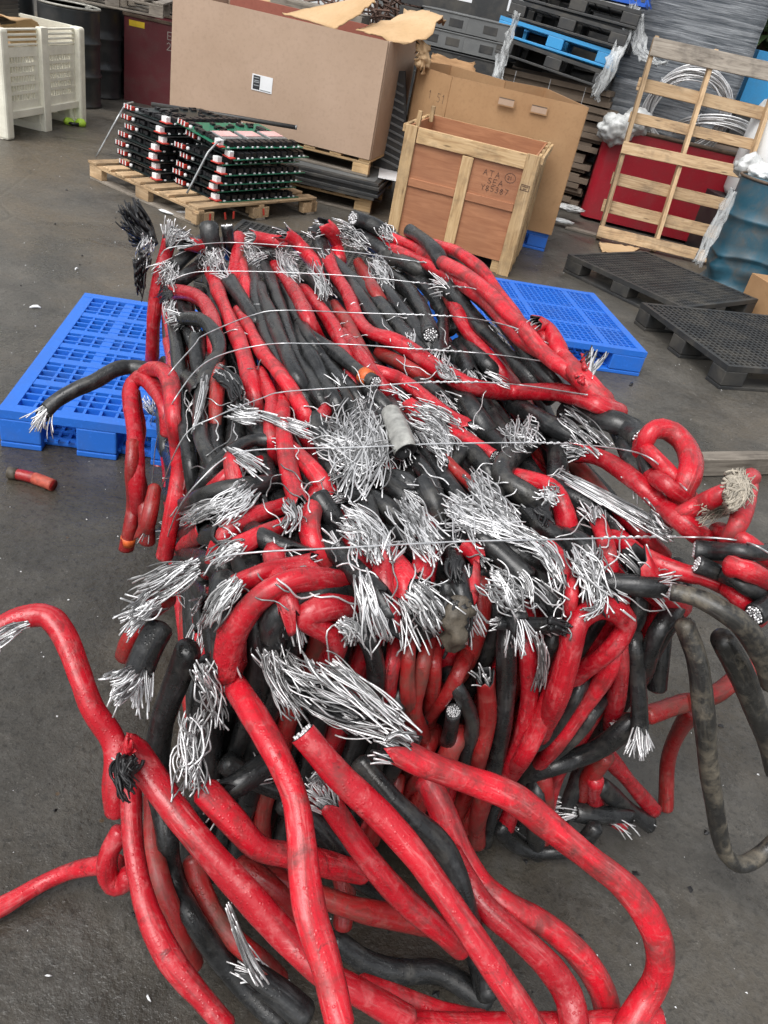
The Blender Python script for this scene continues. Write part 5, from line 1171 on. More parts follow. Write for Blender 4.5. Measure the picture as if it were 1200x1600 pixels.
SPEC = '''
R|24|fn|short red cable at the far left corner of the bale, under the black shredded tuft|266,372 257,405 247,450 240,500 238,570
#|12,34,46,.5,4.2|238,384,.71 226,364,.745 210,338,.795 195,313,.842
#|20,44,40,.6,2.6|236,386,.71 222,366,.74 202,345,.78 188,330,.81
*|26,20,34,.5|236,368 226,395 222,420
#|26,10,24,.5,2|225,395 218,430 222,470
B|26|nf|short black cable lying crosswise at the far left corner of the bale|303,388 286,402 268,420
*|28,34,34,.8|268,412 262,430 256,450
B|25|nn|black cable running diagonally below the far left corner tufts|265,448 290,432 318,414
B|30|cf|black cable ending in a round silver strand ball near the far left corner|327,350 328,372 337,400
*|24,34,36,.9|334,388 330,406 328,424
R|24|tn|red stub at the back edge with a white fan of strands pointing left|284,380 302,382 322,388
*|8,22,22,.25|312,380 290,368 262,358
B|22|cn|small black upright cable end at the very back edge of the bale|354,350 356,366 358,384
R|24|nn|red cable between the two far left black cables at the back|372,386 369,412 364,440
R|23|nn|red stub just right of the long straight red cable near the back|379,425 384,446 388,466
R|24|tt|torn red jacket scrap across the back edge of the bale|392,370 412,374 438,380
*|14,26,24,.7|378,382 392,392 398,404
B|26|ff|short black cable with matted strands at the middle of the back edge|408,400 424,398 446,402
*|26,16,40,.8|440,385 446,410 468,440
B|27|nn|leftmost black cable of the sheaf of parallel black cables|398,443 404,480 412,512 428,548 452,590 482,630
B|25|nn|second black cable from the left in the sheaf of parallel black cables|420,428 434,466 446,504 462,548 480,590 510,640
B|25|nn|third black cable in the sheaf of parallel black cables, with a small cut|412,465 426,500 440,535 458,575 478,612
B|26|nn|right black cable of the sheaf of parallel black cables|452,466 466,500 478,540 500,585 534,650
B|25|nn|black cable along the right side of the black sheaf, reaching the strand nest|478,520 497,550 520,580 545,606 566,636
R|25|tn|red cable with torn tip, second red from the back edge middle|440,363 460,376 482,400 507,428
R|24|nn|red cable beside the black sheaf, passing under the second baling wire|440,427 454,446 468,470 482,498 494,522
R|25|nn|red cable right of the black sheaf, dipping under the crossing red cable|486,465 504,486 521,511 536,542 552,590
D|24|nn|dusty red cable left of the crossing red cable, deep in the pile|532,490 546,512 560,540 580,574 614,618
R|24|nn|red cable squeezed below the middle of the bale's far half|548,535 567,560 590,592 612,622
*|30,24,34,.7|488,410 506,448 510,470
B|26|tn|black cable hanging over the back edge with a torn red neighbour|496,362 504,390 516,424
R|27|tn|red torn cap standing at the back edge of the bale, right of its middle|500,352 514,356 524,372 528,392
*|22,34,36,.6|532,356 552,370 582,388
B|25|cn|black cable tip poking highest over the back edge towards the crate|549,340 570,346 594,358 610,370
B|26|fn|black cable just below the tip towards the crate|545,362 572,374 600,394 626,410
B|26|nn|long black cable under the crossing red cable, left of its bend|524,412 552,438 590,473 620,505 648,540 668,570
D|22|nn|orange-tinged red cable in a gap near the back|568,425 578,442 590,462
B|25|nn|black cable just left of the cut hollow cable end|553,448 580,488 604,522 628,556
B|25|fn|black cable with a strand tuft at its far end, right of the back middle|592,438 622,480 646,506 664,534
*|24,34,40,.7|580,400 598,425 610,455
B|26|nc|black cable with a round hollow cut end in the middle of the far half|618,436 646,462 665,498 674,526
B|26|fn|black cable with a frayed strand tip, left of the paired red cables|630,418 660,443 686,470 697,500
B|25|cn|black cable tip lying crosswise near the far right edge|636,415 668,420 708,434
B|25|nn|black cable under the far right crosswise tip|597,398 632,410 660,424
D|22|nn|dusty red cable showing between black cables at the far right|690,446 704,470 716,492
B|28|fn|black cable with a bright strand tuft at its far end beside the paired red cables|697,448 724,476 752,510 784,545 818,580 848,608
*|18,26,24,.8|690,432 692,446 700,462
B|27|nn|black cable alongside the paired red cables on the far right|722,448 756,472 790,510 822,548 852,586 880,616
R|25|nn|red cable with a dark smear between black cables on the right half|710,478 728,513 756,550 788,588
B|25|nf|flattened black cable standing below the hollow cut end|694,496 690,528 684,560
*|20,34,30,.7|688,560 700,580 722,592
*|16,12,18,.6|640,515 644,530 640,545
B|26|nn|short black cable under the long crossing red cable, right of its middle|736,545 752,560 776,588
*|10,18,14,.4|762,500 780,516 800,540
*|10,20,14,.3|756,580 776,590 800,602
D|27|nn|dull red cable under the middle of the crossing red cable|610,560 634,572 662,590
R|27|nt|red cable peeled open along its end, above the middle baling wire|592,582 616,588 640,602 676,632 704,655 736,672
*|24,16,30,.4|648,628 680,640 720,664
B|25|nk|black cable ending in orange tape in the middle of the bale|486,526 522,549 558,578 588,600
R|25|nn|innermost red cable of the pair along the far right edge|610,388 642,402 682,419 732,450 774,484 814,531 864,562 932,612
R|26|nn|thick red cable running the whole far right edge of the bale|592,366 646,386 694,411 734,434 772,466 804,500 846,530 880,560 922,604 960,645
R|24|nn|outermost red cable curving over the far right edge|676,383 712,393 746,417 770,447 800,490 850,552 900,590
*|20,22,30,.8|594,352 606,368 616,392
B|24|cn|black cable tip lying over the far right red cables|637,359 660,373 682,394 690,408
R|30|tn|torn red scrap standing up at the right edge near the right blue pallet|828,508 848,506 862,522 872,546
#|6,30,14,.3,1.5|905,590 916,565 930,545
*|10,44,30,.35|915,602 925,575 940,545
%|14,30,18,.3,2|910,600 914,575 916,552
R|27|nn|red curved end at the left of the back, torn mouth facing left|336,540 333,505 320,473 293,458 262,457
#|20,34,24,.5,1.5|266,452 258,462 250,474
*|14,26,30,.5|268,466 262,486 272,505
B|26|nn|black cable on the upper left flank running down beside the bent black one|273,520 279,570 287,640 295,710 300,745
B|24|nn|black cable half hidden between red loops on the left flank|256,596 252,640 258,692
B|27|fn|black cable bent like an S on the left shoulder of the bale|280,497 316,500 338,524 343,552 330,570 320,596 313,640 314,680 328,716 340,740
*|14,8,20,.4|322,585 312,640 300,676
B|26|fn|short black cable with a bright strand end beside the long red ones at the left|356,436 374,462 392,492
R|26|nn|long straight red cable on the left part of the top|332,432 346,468 362,506 380,552 398,620
R|25|nn|long red cable on the left of the black sheaf|382,500 412,554 434,578 462,620 480,658
D|25|nn|dull red cable hidden below the left shoulder|340,580 338,620 336,660
*|16,20,22,.5|336,572 358,588 372,616
#|20,26,20,.5,2|340,580 362,596 378,625
D|24|nn|dirty red cable hanging at the outer left of the left flank|207,612,.56 210,640,.55 216,672,.51 210,714,.5 220,756,.42 228,806,.37 230,850,.3
D|22|nk|dirty red cable with orange tape hanging lowest on the left flank|209,690,.53 206,735,.48 210,778,.38 204,822,.32 197,860,.24
D|24|nn|dull red knot at the middle of the left flank|232,715 250,728 240,760 248,800
D|22|nt|dull red cable with silver end low on the left flank|242,760,.46 234,806,.42 226,836,.36
R|25|nn|red loop at the outer left of the bale with its bend uppermost|216,800,.33 213,740,.45 211,680,.52 204,630,.55 205,602,.58 220,589,.62 240,604,.64 258,634,.66 264,680,.60
R|27|nn|long red cable hanging down the left flank from a tight bend|222,590,.60 238,576,.66 256,580,.72 267,598,.74 270,648,.71 277,694,.64 280,736,.58 271,795,.50 257,872,.34
B|24|fn|black cable sticking out left over the blue pallet|66,648,.50 86,628,.53 118,609,.56 150,595,.58 178,578,.6 204,573,.6 240,582,.6 275,600,.56
B|25|nf|black cable curving over the left shoulder into a strand tuft|310,772 330,738 358,708 394,688 430,690
*|10,40,34,.25|352,700 378,714 420,740
R|26|nn|red cable under the left shoulder tuft|328,768 346,750 368,732 394,726
B|34|ns|thick black cable with shredded left end on the left shoulder|428,756 402,758 370,764 334,772 286,792
*|14,46,46,.35|350,784 318,796 278,818
*|30,60,60,.4|396,758 366,786 326,812
R|30|tn|red torn stub below the shredded black cable on the left|328,824 312,836 292,850
R|26|nn|upper red cable left of the strand nest|413,598 426,628 422,672 428,700
*|10,34,40,.25|398,645 440,660 500,684
*|20,30,40,.3|410,650 384,650 354,640
R|33|nt|wide red jacket hanging open above the left middle of the bale|440,648 446,700 456,752 472,806
*|18,36,22,.7|444,780 458,806 440,838
R|30|nn|red cable right of the wide open red jacket|466,712 492,738 518,776
R|24|nc|small red stub with a silver cut end left of the strand nest|510,640 490,670
R|32|nn|red cable bending over the left front shoulder|440,792 396,806 354,834 336,872
R|30|nt|red cable with torn end pointing left on the front left shoulder|456,816 414,832 378,852
*|16,40,34,.4|380,850 350,862 325,880
R|38|nn|crumpled red lump below the open red jacket|494,782 484,812 486,846 504,874
*|60,90,80,.9|575,632 555,690 560,775
*|50,60,50,.9|495,672 545,700 606,690
*|40,80,60,.7|560,640 575,700 530,770
R|25|nc|red cable with clean silver cut end under the middle baling wire|690,664 730,686 774,715
B|38|nn|crumpled thick black cable under the peeled red one|716,606 730,630 748,656
*|26,40,40,.5|640,640 680,665 700,705
*|20,50,44,.6|660,665 690,690 712,716
B|30|nn|black cable right of the grey taped end|640,706 672,750 690,800
B|28|nn|black cable next to the one right of the grey taped end|676,722 704,758 734,796
B|29|nn|black cable folded into a tight arch near the middle of the top|708,724 718,706 734,702 752,722 770,758
B|27|nn|black cable leading into the grey taped end|572,606 596,630 614,652
P|greytape|tape_wrap|34|610,644 622,672 634,706
D|20|tt|thin red jacket strip between black cables in the middle|692,716 722,744 752,772
*|50,60,60,.6|800,655 812,680 830,705
B|40|nn|biggest black cable on the top, bent like an elbow|832,686 800,712 782,738 790,754 824,774 856,800
#|16,26,20,.8,2|840,790 852,806 862,820
B|36|nn|thick black cable right of the big elbow one|822,642 866,668 912,688
R|40|nn|orange-red bulge beside the big black elbow|832,756 862,764 880,792 886,820
*|26,34,34,.9|846,762 858,776 870,790
B|32|nn|short black cable upright under the middle wire on the right|866,698 872,720 870,745
*|30,40,40,.3|876,640 908,665 950,705
B|38|nc|thick black cable near the right edge with silver cut end|908,648 950,656 982,668 1006,690
B|30|ns|black cable with wet dark strands at its end, near the right edge|972,690 988,718 1008,758
B|29|nn|black cable behind the wet dark strands near the right edge|1000,700 1014,738 1024,770
R|30|nn|red cable just inside the big red bend at the right edge|996,690 1032,724 1076,776
R|27|nn|lower red cable under the big red bend at the right edge|1006,734 1044,760 1090,790
R|38|nn|fat red cable bent round in a big hook at the right edge|1008,690 1016,672 1040,670 1064,686 1080,716 1078,742 1064,776
R|34|tn|red cable with torn far end running to the right edge below the middle wire|888,706 940,716 996,754 1054,806 1112,850
*|24,26,30,.5|885,690 905,700 925,704
*|14,34,54,.12|868,738 930,770 1005,812 1052,838
*|4,8,8,.2|962,742 1000,770 1030,810
*|30,20,40,.5|1005,805 1030,825 1056,838
R|34|nn|red cable running to the ragged cloth end at the right edge|1056,808 1104,784 1152,758
~|22,36,90,.7,.9|1130,756 1158,758 1168,790
~|24,30,70,.8,.9|1156,760 1140,785 1090,808
~|10,40,40,.6,.8|1150,762 1160,748 1166,732
R|34|nn|red cable folded back under the ragged cloth at the right edge|1164,784 1154,818 1126,862
R|30|nn|red cable at the right rim of the bale, running off the frame|1140,835 1166,846 1196,872
R|33|nn|short red cable behind the strand sweep, right of the middle|944,792 984,812 1018,850
B|38|ns|thick black cable with shredded tip right of the big elbow|888,774 926,788 964,820
R|30|fn|upright red cable with strands at its top, right of the middle|930,808 946,846 954,900
*|14,20,20,.3|934,812 928,798 930,788
B|34|nn|short black cable under the near baling wire on the right|878,838 912,848 936,890
R|34|nn|thick curved red cable under the near baling wire at the right|969,842 998,866 1056,892 1106,904 1146,926 1170,950
B|34|cn|black cable with silver cut end facing left at the right rim|1082,858 1130,862 1190,862
B|32|cn|black cable with silver end just below the right rim one|1086,880 1120,894 1160,912 1194,934
R|34|cn|red cable with silver end at the right rim, running off the frame|1136,884 1170,892 1206,912
R|56|tn|bulging red jacket end on the right front corner|984,870 1000,896 1014,914 1030,926
*|40,50,54,.8|900,850 925,895 940,945
*|10,30,18,.7|945,915 930,950 900,965
*|3,5,3,.4|945,930 975,955 1008,980
B|36|nn|fat oval black cable just behind the near baling wire|748,862 800,858 852,888
*|30,44,54,.6|690,775 750,812 830,842
*|64,40,54,.9|700,785 730,815 765,845
*|36,26,44,.5|805,835 850,862 880,920
*|26,26,30,.5|770,790 800,820 850,850
*|40,50,60,.6|730,740 770,790 810,830
B|40|nn|black lump in the middle of the front top|600,752 630,754 658,784
*|30,40,44,.5|640,785 660,815 690,850
B|34|tn|flattened black jacket bent over strands in the middle|522,784 558,772 598,786 632,824
B|42|nn|thick wet black cable under the near baling wire, left of the middle|626,846 652,862 682,894
*|50,70,80,.5|530,800 570,830 590,880
*|40,50,50,.5|620,780 650,830 680,880
*|20,60,40,.4|565,890 575,950 590,1010
R|30|tt|small torn red flap beside the near baling wire in the middle|722,850 740,862 752,878
#|20,26,30,.5,2|716,870 712,890 716,915
R|22|tt|torn red rag below the small torn red flap|735,890 738,915 730,940
B|26|nn|thin black cable sweeping down left on the front face|914,1058 886,1110 850,1156 812,1172
B|27|nn|black cable parallel to the red sweep on the front face|936,1096 904,1144 866,1176
D|28|nn|reddish cable hanging at the left of the front face|668,1010 656,1060 648,1110 660,1150
R|27|nn|red cable hanging on the front face behind the strand nest|618,1012 610,1060 606,1100
D|27|nn|mud-streaked red cable on the left of the front face|640,1000 636,1060 640,1110
D|26|nn|dull red cable curving left below the muddy taped end|726,1030 706,1072 676,1112
B|28|nn|black cable behind the upright cut end on the front face|704,1060 728,1100 738,1136 724,1200
D|30|tn|dull red cable with torn black top hanging on the front face|757,1056 762,1116 750,1180 744,1206
B|32|nn|black cable hanging straight at the middle of the front face|790,980 791,1080 780,1160 766,1226
R|30|nn|bright red cable hanging right of the middle black one on the front face|819,985 828,1076 814,1150 790,1206
B|26|nn|black cable behind the red ones on the front face|884,1040 860,1110 832,1166 800,1200
R|31|nn|red cable sweeping down left from the right front edge|890,962 876,1036 852,1110 824,1172 806,1200
*|10,34,24,.4|838,985 848,1030 840,1085
R|32|nn|red cable with rounded closed tip hanging at the right of the front face|966,990 970,1046 958,1116
R|31|nn|long red cable slanting down left on the right of the front face|962,1000 944,1058 908,1112 870,1162 848,1188
R|40|nn|red cable folded over the right front edge in an arch|912,1046 956,1014 980,974 962,954 936,948 904,970 888,1030 872,1084 856,1122
B|31|nf|stiff black cable hanging straight down at the right front corner|990,1016 998,1080 1000,1150
B|30|nn|black cable tucked under the bulging red end|1052,956 1026,988 1010,1040
D|28|nn|dull red cable sticking out right below the muddy black cable, upper one|1200,1030,.55 1160,1052,.55 1116,1086,.52 1052,1104,.5 1010,1118,.5
D|26|nc|dull red cable sticking out right below the muddy black cable, lower one|1112,1100,.5 1060,1098,.48 1000,1124,.46 960,1130,.45
D|25|nn|dull red cable bending down to the ground at the right of the bale|1084,1110,.42 1062,1140,.3 1044,1188,.16 1040,1264,.03
R|26|nc|red cable end with silver cut low at the right of the front face|944,1176,.34 982,1220,.2 1024,1270,.06
B|26|nc|black cable end with silver cut low at the right of the front face|936,1226,.26 974,1258,.13 1018,1290,.04
D|28|nn|red cable leaning down left near the ground at the right|950,1180,.36 922,1214,.26 900,1262,.1
R|26|nc|short red cable end lowest at the right of the front face|930,1216,.26 932,1258,.12 974,1290,.05
B|30|fs|black cable with ragged end lying low right of the front face|880,1262,.14 920,1272,.12 968,1276,.1
B|32|nn|black cable running across the right of the front face|992,1126,.48 938,1168,.42 886,1190,.36 834,1206,.3 798,1234,.22
D|26|nn|dull red cable glimpsed low on the front face|860,1196,.22 846,1226,.12 836,1250,.06
*|16,40,24,.5|830,1240,.18 860,1252,.14 890,1262,.1
B|26|nn|black cable looping over the ground below the front face|780,1290,.12 812,1322,.05 856,1332,.04 902,1324,.08 932,1290,.14
*|8,26,14,.4|800,1290,.1 830,1310,.06 850,1325,.05
B|28|nc|upright black cable with round silver cut face on the front|696,1180 704,1140 709,1108
B|28|nc|black cable with round silver cut face at the front top edge|702,960 700,936 698,908
P|mudtape|muddy_wrap|46|718,930 714,970 706,1018
#|30,40,24,.7,2.6|722,930 716,975 704,1026
B|34|nf|black cable hanging left of the middle on the front face|548,960 576,1002 588,1050 582,1090
R|64|nf|flared red jacket with strands spilling out at the front top edge|590,872 616,894 636,918 652,936
*|30,60,60,.4|636,916 660,940 690,990
*|40,60,60,.6|760,895 790,920 820,955
*|14,20,16,.3|812,890 826,910 830,945
B|24|tt|small flat black jacket lying across the front top edge|778,972 816,974 860,978
#|16,26,20,.4,2|856,975 876,980 895,985
B|44|nn|wet black cable lump at the front top edge, right of the middle|838,906 856,930 866,958
R|24|nt|red cable with torn mouth lying over the front top edge on the right|836,844 866,860 880,890 872,915
R|26|nn|thin red jacket strip hanging beside the strand cascade|890,900 894,930 886,965
M|34|cn|muddy black cable with cut end facing left, upper of the pair at the right|1045,924,.86 1089,934,.87 1128,954,.87 1164,980,.85 1192,1028,.78 1206,1070,.70
B|34|cn|black cable end with silver cut at the right frame edge|1176,962,.84 1200,948,.85 1226,936,.85
M|29|nn|long muddy black cable hanging down to the ground at the right|1068,972,.80 1090,1034,.74 1099,1110,.64 1106,1186,.5 1116,1256,.36 1124,1302,.26 1136,1338,.18 1160,1352,.15 1200,1326,.17 1236,1284,.25
M|36|nn|muddy black cable hanging at the far right edge of the frame|1126,994,.76 1160,1056,.68 1182,1112,.58 1202,1160,.48 1214,1210,.38
B|42|nn|black cable bent over the front left edge between red ones|533,928 488,928 446,944 424,974 430,1000
R|40|nn|red cable folded double on the front left edge|556,952 510,948 472,966 500,982 530,1004 512,1034
*|14,44,40,.5|528,970 548,985 552,1010
R|36|tn|red cable behind the big torn red jacket, torn end at left|488,884 430,890 384,908 354,920
*|20,50,60,.4|376,905 350,935 320,985
R|46|nT|biggest torn red jacket draping over the front left edge|514,908 460,906 414,928 382,962 360,1000 348,1026
*|30,70,70,.3|312,880,.80 262,905,.75 200,932,.70
B|30|ns|shredded black cable at the left front corner behind the white strand fan|320,880 290,892 250,900
D|36|nf|red cable end with strands facing the camera at the left front corner|262,930,.72 244,945,.72 224,955,.72
*|30,50,50,.4|250,935,.74 228,950,.74 200,968,.74
D|26|nn|red cable curving behind the thick black strand end at the left|218,975,.58 200,1000,.56 192,1030,.5
B|44|nf|thick black cable with a big white strand fan at the left of the bale|252,978,.70 238,1000,.69 224,1030,.68 212,1062,.67
*|30,74,60,.2|216,1050,.69 196,1068,.69 166,1085,.69
B|40|nn|long dusty black cable hanging down the left front corner|296,1010,.66 274,1068,.58 254,1124,.5 246,1175,.42 244,1220,.36
B|36|nn|black cable hanging at the left front corner beside the strands|330,1030,.62 318,1090,.54 308,1160,.46 300,1210,.4
*|24,46,40,.8|310,1030,.72 330,1080,.66 340,1140,.6
*|30,66,54,.9|310,1110,.62 300,1180,.58 290,1250,.56
*|36,60,46,.9|420,1000,.74 440,1050,.68 460,1100,.66
*|40,46,44,.8|440,1020,.74 500,1075,.72 570,1105,.71
*|26,50,44,.6|500,1030,.75 570,1085,.73 652,1156,.73
*|36,40,36,.9|425,1000,.75 440,1070,.71 490,1130,.68
*|30,36,30,.8|470,1090,.70 540,1130,.69 625,1150,.71
#|40,50,26,.6,2.4|440,1060,.70 520,1100,.69 600,1130,.69
*|4,6,5,.3|470,1010,.82 500,1060,.8 560,1100,.78
B|42|ss|black shredded lump between the reds at the lower left|340,1240,.5 375,1225,.52 410,1200,.52
B|34|nn|dark cable deep behind the lower left strands|350,1190,.46 400,1220,.42 450,1240,.4
*|10,36,26,.3|480,1225,.56 500,1215,.57 515,1235,.56
D|32|nn|dull red cable lowest in the foreground tangle at the left|300,1340,.24 318,1400,.2 350,1453,.17 400,1496,.14 440,1530,.05
D|30|nn|dull red upright cable behind the foreground loops at the left|237,1240,.3 240,1318,.28 253,1384,.26 280,1446,.2 305,1510,.06
R|29|nn|red cable lying on the ground and running off the left edge|-40,1434,.025 0,1418,.03 66,1380,.035 116,1359,.06 156,1352,.11 190,1350,.14
R|32|nn|small red loop at the left of the foreground tangle|190,1296,.26 168,1338,.22 170,1374,.17 188,1386,.16 204,1362,.2
B|34|nn|black cable curving through the foreground tangle to the bottom edge|248,1236,.33 258,1276,.3 267,1350,.24 292,1418,.2 334,1484,.15 384,1544,.1 440,1600,.07
D|34|nn|dull red cable behind the foreground tangle, upright in the middle|530,1340,.22 540,1400,.18 534,1450,.14
D|36|nn|red cable crossing to the right deep in the foreground|410,1370,.32 504,1402,.3 560,1421,.28 614,1432,.26 680,1448,.24 730,1452,.2
B|36|nn|black cable crossing behind the foreground red cables|440,1250,.42 484,1278,.40 532,1334,.34 566,1372,.28 620,1400,.22
B|36|nn|black cable lying on the ground inside the foreground loops|520,1466,.10 575,1504,.06 632,1519,.04 688,1520,.04 764,1566,.03
B|38|nn|black cable dropping to the ground behind the long red ones|732,1440,.16 744,1490,.08 764,1560,.03
D|34|nn|dull red cable under the thick crossing red one at the lower left|372,1350,.34 420,1382,.3 470,1440,.26
B|44|sn|black torn sleeve with a strand fan at the bottom of the foreground|400,1530,.26 440,1556,.24 480,1590,.22
*|26,8,40,.2|412,1540,.29 388,1500,.33 354,1412,.42
R|36|nn|red cable along the bottom edge in the foreground|560,1540,.30 620,1560,.28 690,1584,.27 760,1598,.26
R|44|nc|red cable with silver cut end at the bottom edge right of the middle|640,1602,.30 760,1606,.31 900,1602,.32 1036,1596,.33
R|42|nn|red cable rising out of the middle of the tangle behind the wet black one|664,1216,.52 690,1264,.5 712,1322,.46 746,1378,.44 792,1414,.44 844,1440,.42 900,1486,.38 938,1540,.33 954,1604,.27
B|34|nn|wet black cable beside the long straight red one in the foreground|560,1190,.64 600,1236,.62 640,1275,.60 690,1322,.56 716,1374,.52 731,1420,.48 745,1464,.42
R|36|fn|crushed red cable left of the long straight foreground one|511,1249,.52 548,1304,.46 590,1361,.42 636,1410,.37 688,1456,.32 722,1488,.28
R|42|nn|red cable looping to the bottom edge right of the long straight one|700,1330,.46 752,1412,.45 806,1460,.44 862,1515,.40 890,1560,.36 898,1606,.32
R|35|nn|tall red cable bowing out at the left of the foreground|200,1180,.48 205,1240,.44 207,1302,.40 216,1368,.37 234,1434,.34 268,1502,.31 318,1562,.28 356,1606,.26
R|36|tn|red cable with torn open end reaching off the left edge of the frame|-20,1000,.55 16,972,.57 50,962,.58 78,964,.58 104,1000,.56 124,1052,.53 145,1108,.49 174,1150,.45 182,1182,.43 177,1234,.39 182,1270,.34
*|10,40,34,.15|50,975,.61 20,985,.6 -20,1010,.58
R|40|nn|red cable coming out of the strands at the lower left|318,1232,.54 370,1290,.50 404,1326,.46 450,1336,.43 512,1350,.38 570,1366,.32
R|46|tn|thick red cable with shredded torn end crossing the lower left foreground|205,1176,.56 228,1202,.55 284,1280,.52 334,1340,.49 390,1402,.46 446,1464,.43 504,1520,.41 560,1550,.39 640,1596,.36
#|26,40,60,.7,1.1|204,1180,.59 192,1208,.58 212,1246,.56
%|14,24,12,.3,2|205,1180,.58 203,1160,.60 207,1145,.62
R|46|nn|long red cable running straight down the middle of the foreground|338,1000,.56 352,1048,.64 386,1100,.69 426,1168,.69 459,1240,.66 470,1300,.64 475,1360,.62 486,1432,.60 510,1510,.57 532,1606,.54
R|42|cn|long straight red cable with silver cut end in the middle foreground|470,1142,.74 528,1210,.70 590,1270,.66 652,1340,.62 726,1444,.57 800,1556,.52 838,1616,.49
R|44|tn|big red loop sweeping out to the right of the foreground|612,1164,.73 656,1190,.71 726,1216,.68 798,1244,.66 862,1294,.62 920,1340,.59 976,1384,.56 1014,1434,.52 1032,1486,.47 1026,1532,.41 996,1580,.34 960,1640,.28
*|8,30,26,.4|600,1160,.76 620,1150,.76 650,1165,.75
R|28|sn|long bright red cable snaking across the whole top of the bale|512,400 524,430 546,463 557,497 580,520 620,534 680,573 730,602 780,612 830,612 880,614 948,637
'''
def run_spec(txt):
    last = None; wires = []
    for ln in txt.strip().split('\n'):
        ln = ln.strip()
        if not ln: continue
        f = [q.strip() for q in ln.split('|')]; pts = [tuple(float(x) for x in q.split(',')) for q in f[-1].split()]
        k = f[0]
        if k in JM:
            last = traced(k, float(f[1]), f[2], f[3], pts)
            if last.get('label') is None: last['label'] = f[3]
        elif k in '*#%~':
            a = [float(q) for q in f[1].split(',')]; wires.append((last, k, a[0], a[1], int(a[2]), a[3], pts, a[4] if len(a) > 4 else 1.0))
        elif k == 'P': wires.append((last, 'P', f[1], f[2], pts, float(f[3])))
    for w in wires:
        par = w[0]
        if par is not None and par.type == 'MESH' and par.name not in REPL:
            # a cable that gains strands becomes an empty with a jacket
            e = thing('cable', par['label'], 'cable', par.location, 0); par.location = (0, 0, 0); par.parent = e; par.name = 'jacket'
            for kk in ('label', 'category'): del par[kk]
            REPL[par.name] = e
        par = REPL.get(par.name, par) if par is not None else None
        if w[1] == 'P': patch(par, w[2], w[3], w[4], w[5])
        else: bundle(par, w[1], w[2], w[3], w[4], w[5], w[6], .02, w[7])
run_spec(SPEC)

# short torn pieces wedged into the gaps that the long cables leave
def wedge(cx, cy, ang, Lp, w, col, ends, label, group, maxup):
    rr = random.Random(int(cx * 13 + cy * 7)); pts = [(cx + math.cos(ang + k * rr.uniform(-.4, .4)) * Lp * k, cy + math.sin(ang + k * rr.uniform(-.4, .4)) * Lp * k) for k in (-.5, -.17, .17, .5)]
    n = int(max(9, Lp / (w * .24))); S, Rr, t = px_path(pts, -.012, n)
    if np.abs(sdf(CAM_P + Rr * t[:, None])).max() > .03: return False
    r = float(np.clip(np.median(t) * w / (2 * F_PX), .013, .024)); near, nr = cull(CAM_P + Rr * t[:, None], .2)
    if len(near):
        t2 = settle(Rr, t, r, near, nr, .74); up = t - t2
        if up.mean() > maxup: return False
        t = t - smooth1(up, 8)
    kk = np.arange(n) * Lp / (n - 1) / w
    for e in (0, 1):
        if ends[e] == 'n': t = t + 0.10 * np.clip(1 - (kk if e == 0 else kk[::-1]) / 1.8, 0, 1) ** 1.3
    P = CAM_P + Rr * t[:, None]
    for q in range(3): P[:, q] = smooth1(P[:, q], 2)
    # named after the long cable it lies against
    d = np.linalg.norm(PREV_P - P[n // 2], axis=1)
    for i in np.argsort(d)[:4000]:
        lab = ' '.join((label + ' ' + LABELS[PREV_I[i]]).split()[:16])
        if not LABELS[PREV_I[i]].startswith('short') and lab not in WEDGED: break
    WEDGED.add(lab)
    make_cable(P, r, col, ends, lab, group); return True
def wedges():
    rr = random.Random(99); got = 0
    for k in range(900):
        if got >= 40: break
        cx, cy = rr.uniform(250, 1060), rr.uniform(400, 960); w = 22 + (cy - 400) / 560 * 15
        black = rr.random() < .82; e = rr.choice(['tn', 'nt', 'sn', 'ft', 'cn', 'ts', 'nf'])
        got += wedge(cx, cy, math.radians(rr.gauss(58, 24)), rr.uniform(2.2, 4.2) * w, w, 'B' if black else 'R', e, ('black' if black else 'red') + ' torn offcut beside the', 'short cable pieces wedged into the top', .022)
    got = 0
    for k in range(500):
        if got >= 12: break
        cx, cy = rr.uniform(560, 1010), rr.uniform(1000, 1270); w = rr.uniform(26, 32); black = rr.random() < .6
        got += wedge(cx, cy, math.radians(rr.gauss(102, 16)), rr.uniform(4, 7) * w, w, 'B' if black else 'D', rr.choice(['nn', 'nn', 'nc']), ('black' if black else 'dull red') + ' piece hanging by the', 'short cable pieces wedged into the front', .02)
wedges()
def loose_strands():
    rng = np.random.default_rng(8); mb = MB(); c0 = to_w(.53, 1.6, .85)
    for k in range(190):
        cx, cy = rng.uniform(250, 1080), rng.uniform(370, 1000) if k % 3 else rng.uniform(620, 1000); sc = .55 + (cy - 370) / 630 * .7
        a = rng.uniform(0, 6.28); L = rng.uniform(24, 80) * sc; x = np.linspace(-.5, .5, 10); bend = rng.normal(0, .5); ph = rng.uniform(0, 6)
        u = x * L; v = bend * L * (x ** 2 - .1) + 3 * sc * np.sin(x * 9 + ph)
        S = np.stack([cx + u * math.cos(a) - v * math.sin(a), cy + u * math.sin(a) + v * math.cos(a)], 1); Rr = rays(S); t = march(Rr, .0)
        if np.abs(sdf(CAM_P + Rr * t[:, None])).max() > .03: continue
        near, nr = cull(CAM_P + Rr * t[:, None], .12)
        if len(near): t = smooth1(settle(Rr, t, .0016, near, nr, 1.0, .006, .14), 2)
        mb.tube(CAM_P + Rr * (t - .004)[:, None] - c0, .0015 * rng.uniform(.8, 1.1), 5, int(rng.uniform() < .3))
    o = mb.build('loose_wire_strands', ['alu', 'alu_dull'], None, True, loc=c0, kind='stuff'); o['label'] = 'single bare aluminium strands strewn over the cables on top of the bale'
loose_strands()

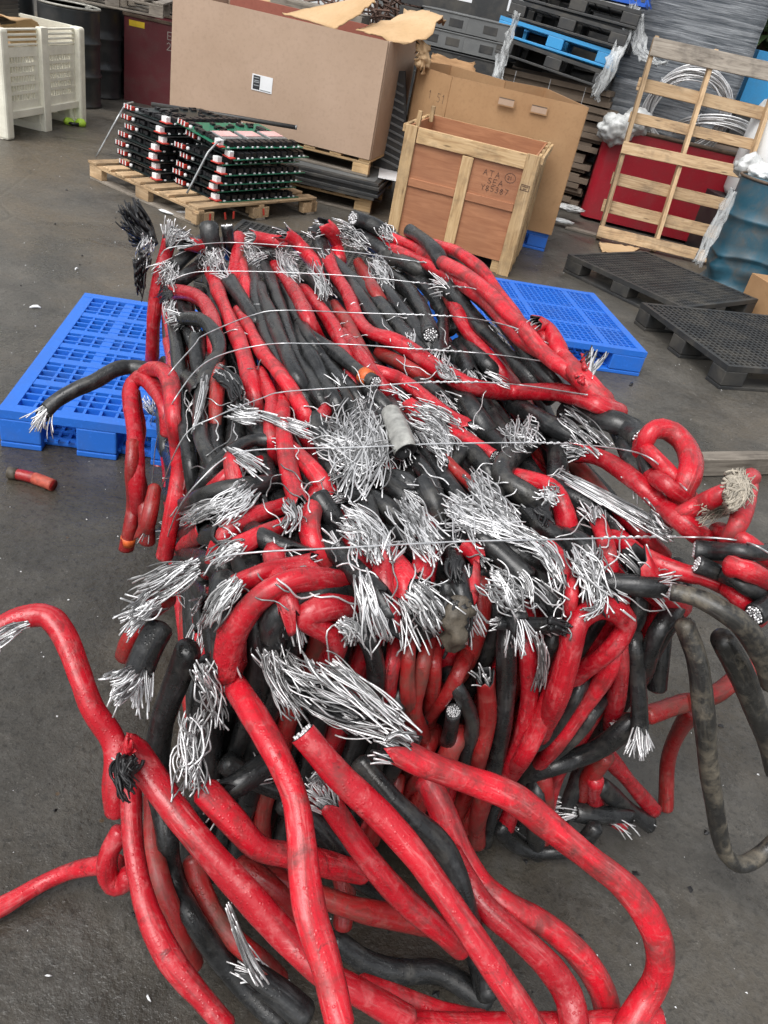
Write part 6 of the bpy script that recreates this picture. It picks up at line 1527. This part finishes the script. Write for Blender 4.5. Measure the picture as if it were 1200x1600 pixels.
# ------------------------------------------------------------------ baling wires
TIES = [
 ('thin steel baling wire nearest the far end of the bale', '250,400 262,388 300,383 360,379 460,385 560,395 640,407 713,417 763,443 797,483'),
 ('second steel baling wire from the far end, crossing red and black cables', '258,443 293,428 330,424 427,425 560,432 680,445 747,453 797,483'),
 ('third steel baling wire from the far end, with its tail running down the left flank', '222,752 230,690 253,603 303,540 320,523 393,493 443,485 560,489 713,495 797,510 857,537'),
 ('fourth steel baling wire from the far end, twisted near the right edge', '237,760 247,680 280,613 327,563 410,539 493,537 560,539 647,545 763,553 867,567'),
 ('fifth steel baling wire, just behind the long crossing red cable', '233,883 247,783 287,683 340,650 407,623 447,612 580,603 680,597 797,600 918,617'),
 ('steel baling wire stretched over the grey taped cable end', '250,873 280,793 320,743 357,713 400,703 500,700 580,698 700,693 877,693 994,707 1042,737 1073,766'),
 ('steel baling wire nearest the camera, over the front edge of the bale', '318,900 340,873 400,863 513,857 700,847 820,844 900,842 978,840 1105,840 1168,848 1205,866')]
for lab, s in TIES:
    pts = [tuple(float(x) for x in q.split(',')) for q in s.split()]; L = sum(math.hypot(a[0] - b[0], a[1] - b[1]) for a, b in zip(pts, pts[1:]))
    n = int(L / 6); S, Rr, t = px_path(pts, .03, n); near, nr = cull(CAM_P + Rr * t[:, None], .6)
    t2 = settle(Rr, t, .003, near, nr, 1.0, .006, .6); up = t - t2
    # a taut wire bridges the hollows
    for _ in range(60):
        a = np.concatenate([[up[0]], up, [up[-1]]]); up = np.maximum(up, (a[:-2] + a[2:]) / 2 - .0004)
    t = t - smooth1(up, 3) - .003
    P = CAM_P + Rr * t[:, None]; rw = .00165
    o = thing('baling_wire', lab, 'baling wire', P[n // 2]); c = np.array(o.location)
    MB().tube(P - c, rw, 6).build('wire', 'wire', o, True)
    k0 = int(n * .70); Q = P[k0:k0 + max(8, int(90 / 6))]; m_ = 60; i = np.linspace(0, len(Q) - 1, m_); Qs = np.stack([np.interp(i, range(len(Q)), Q[:, q]) for q in range(3)], 1)
    T, A, B = frames(Qs); ph = np.linspace(0, 6.28 * 7, m_)
    MB().tube(Qs - c + (np.cos(ph)[:, None] * A + np.sin(ph)[:, None] * B) * .0026, rw * .9, 5).build('twist', 'wire', o, True)
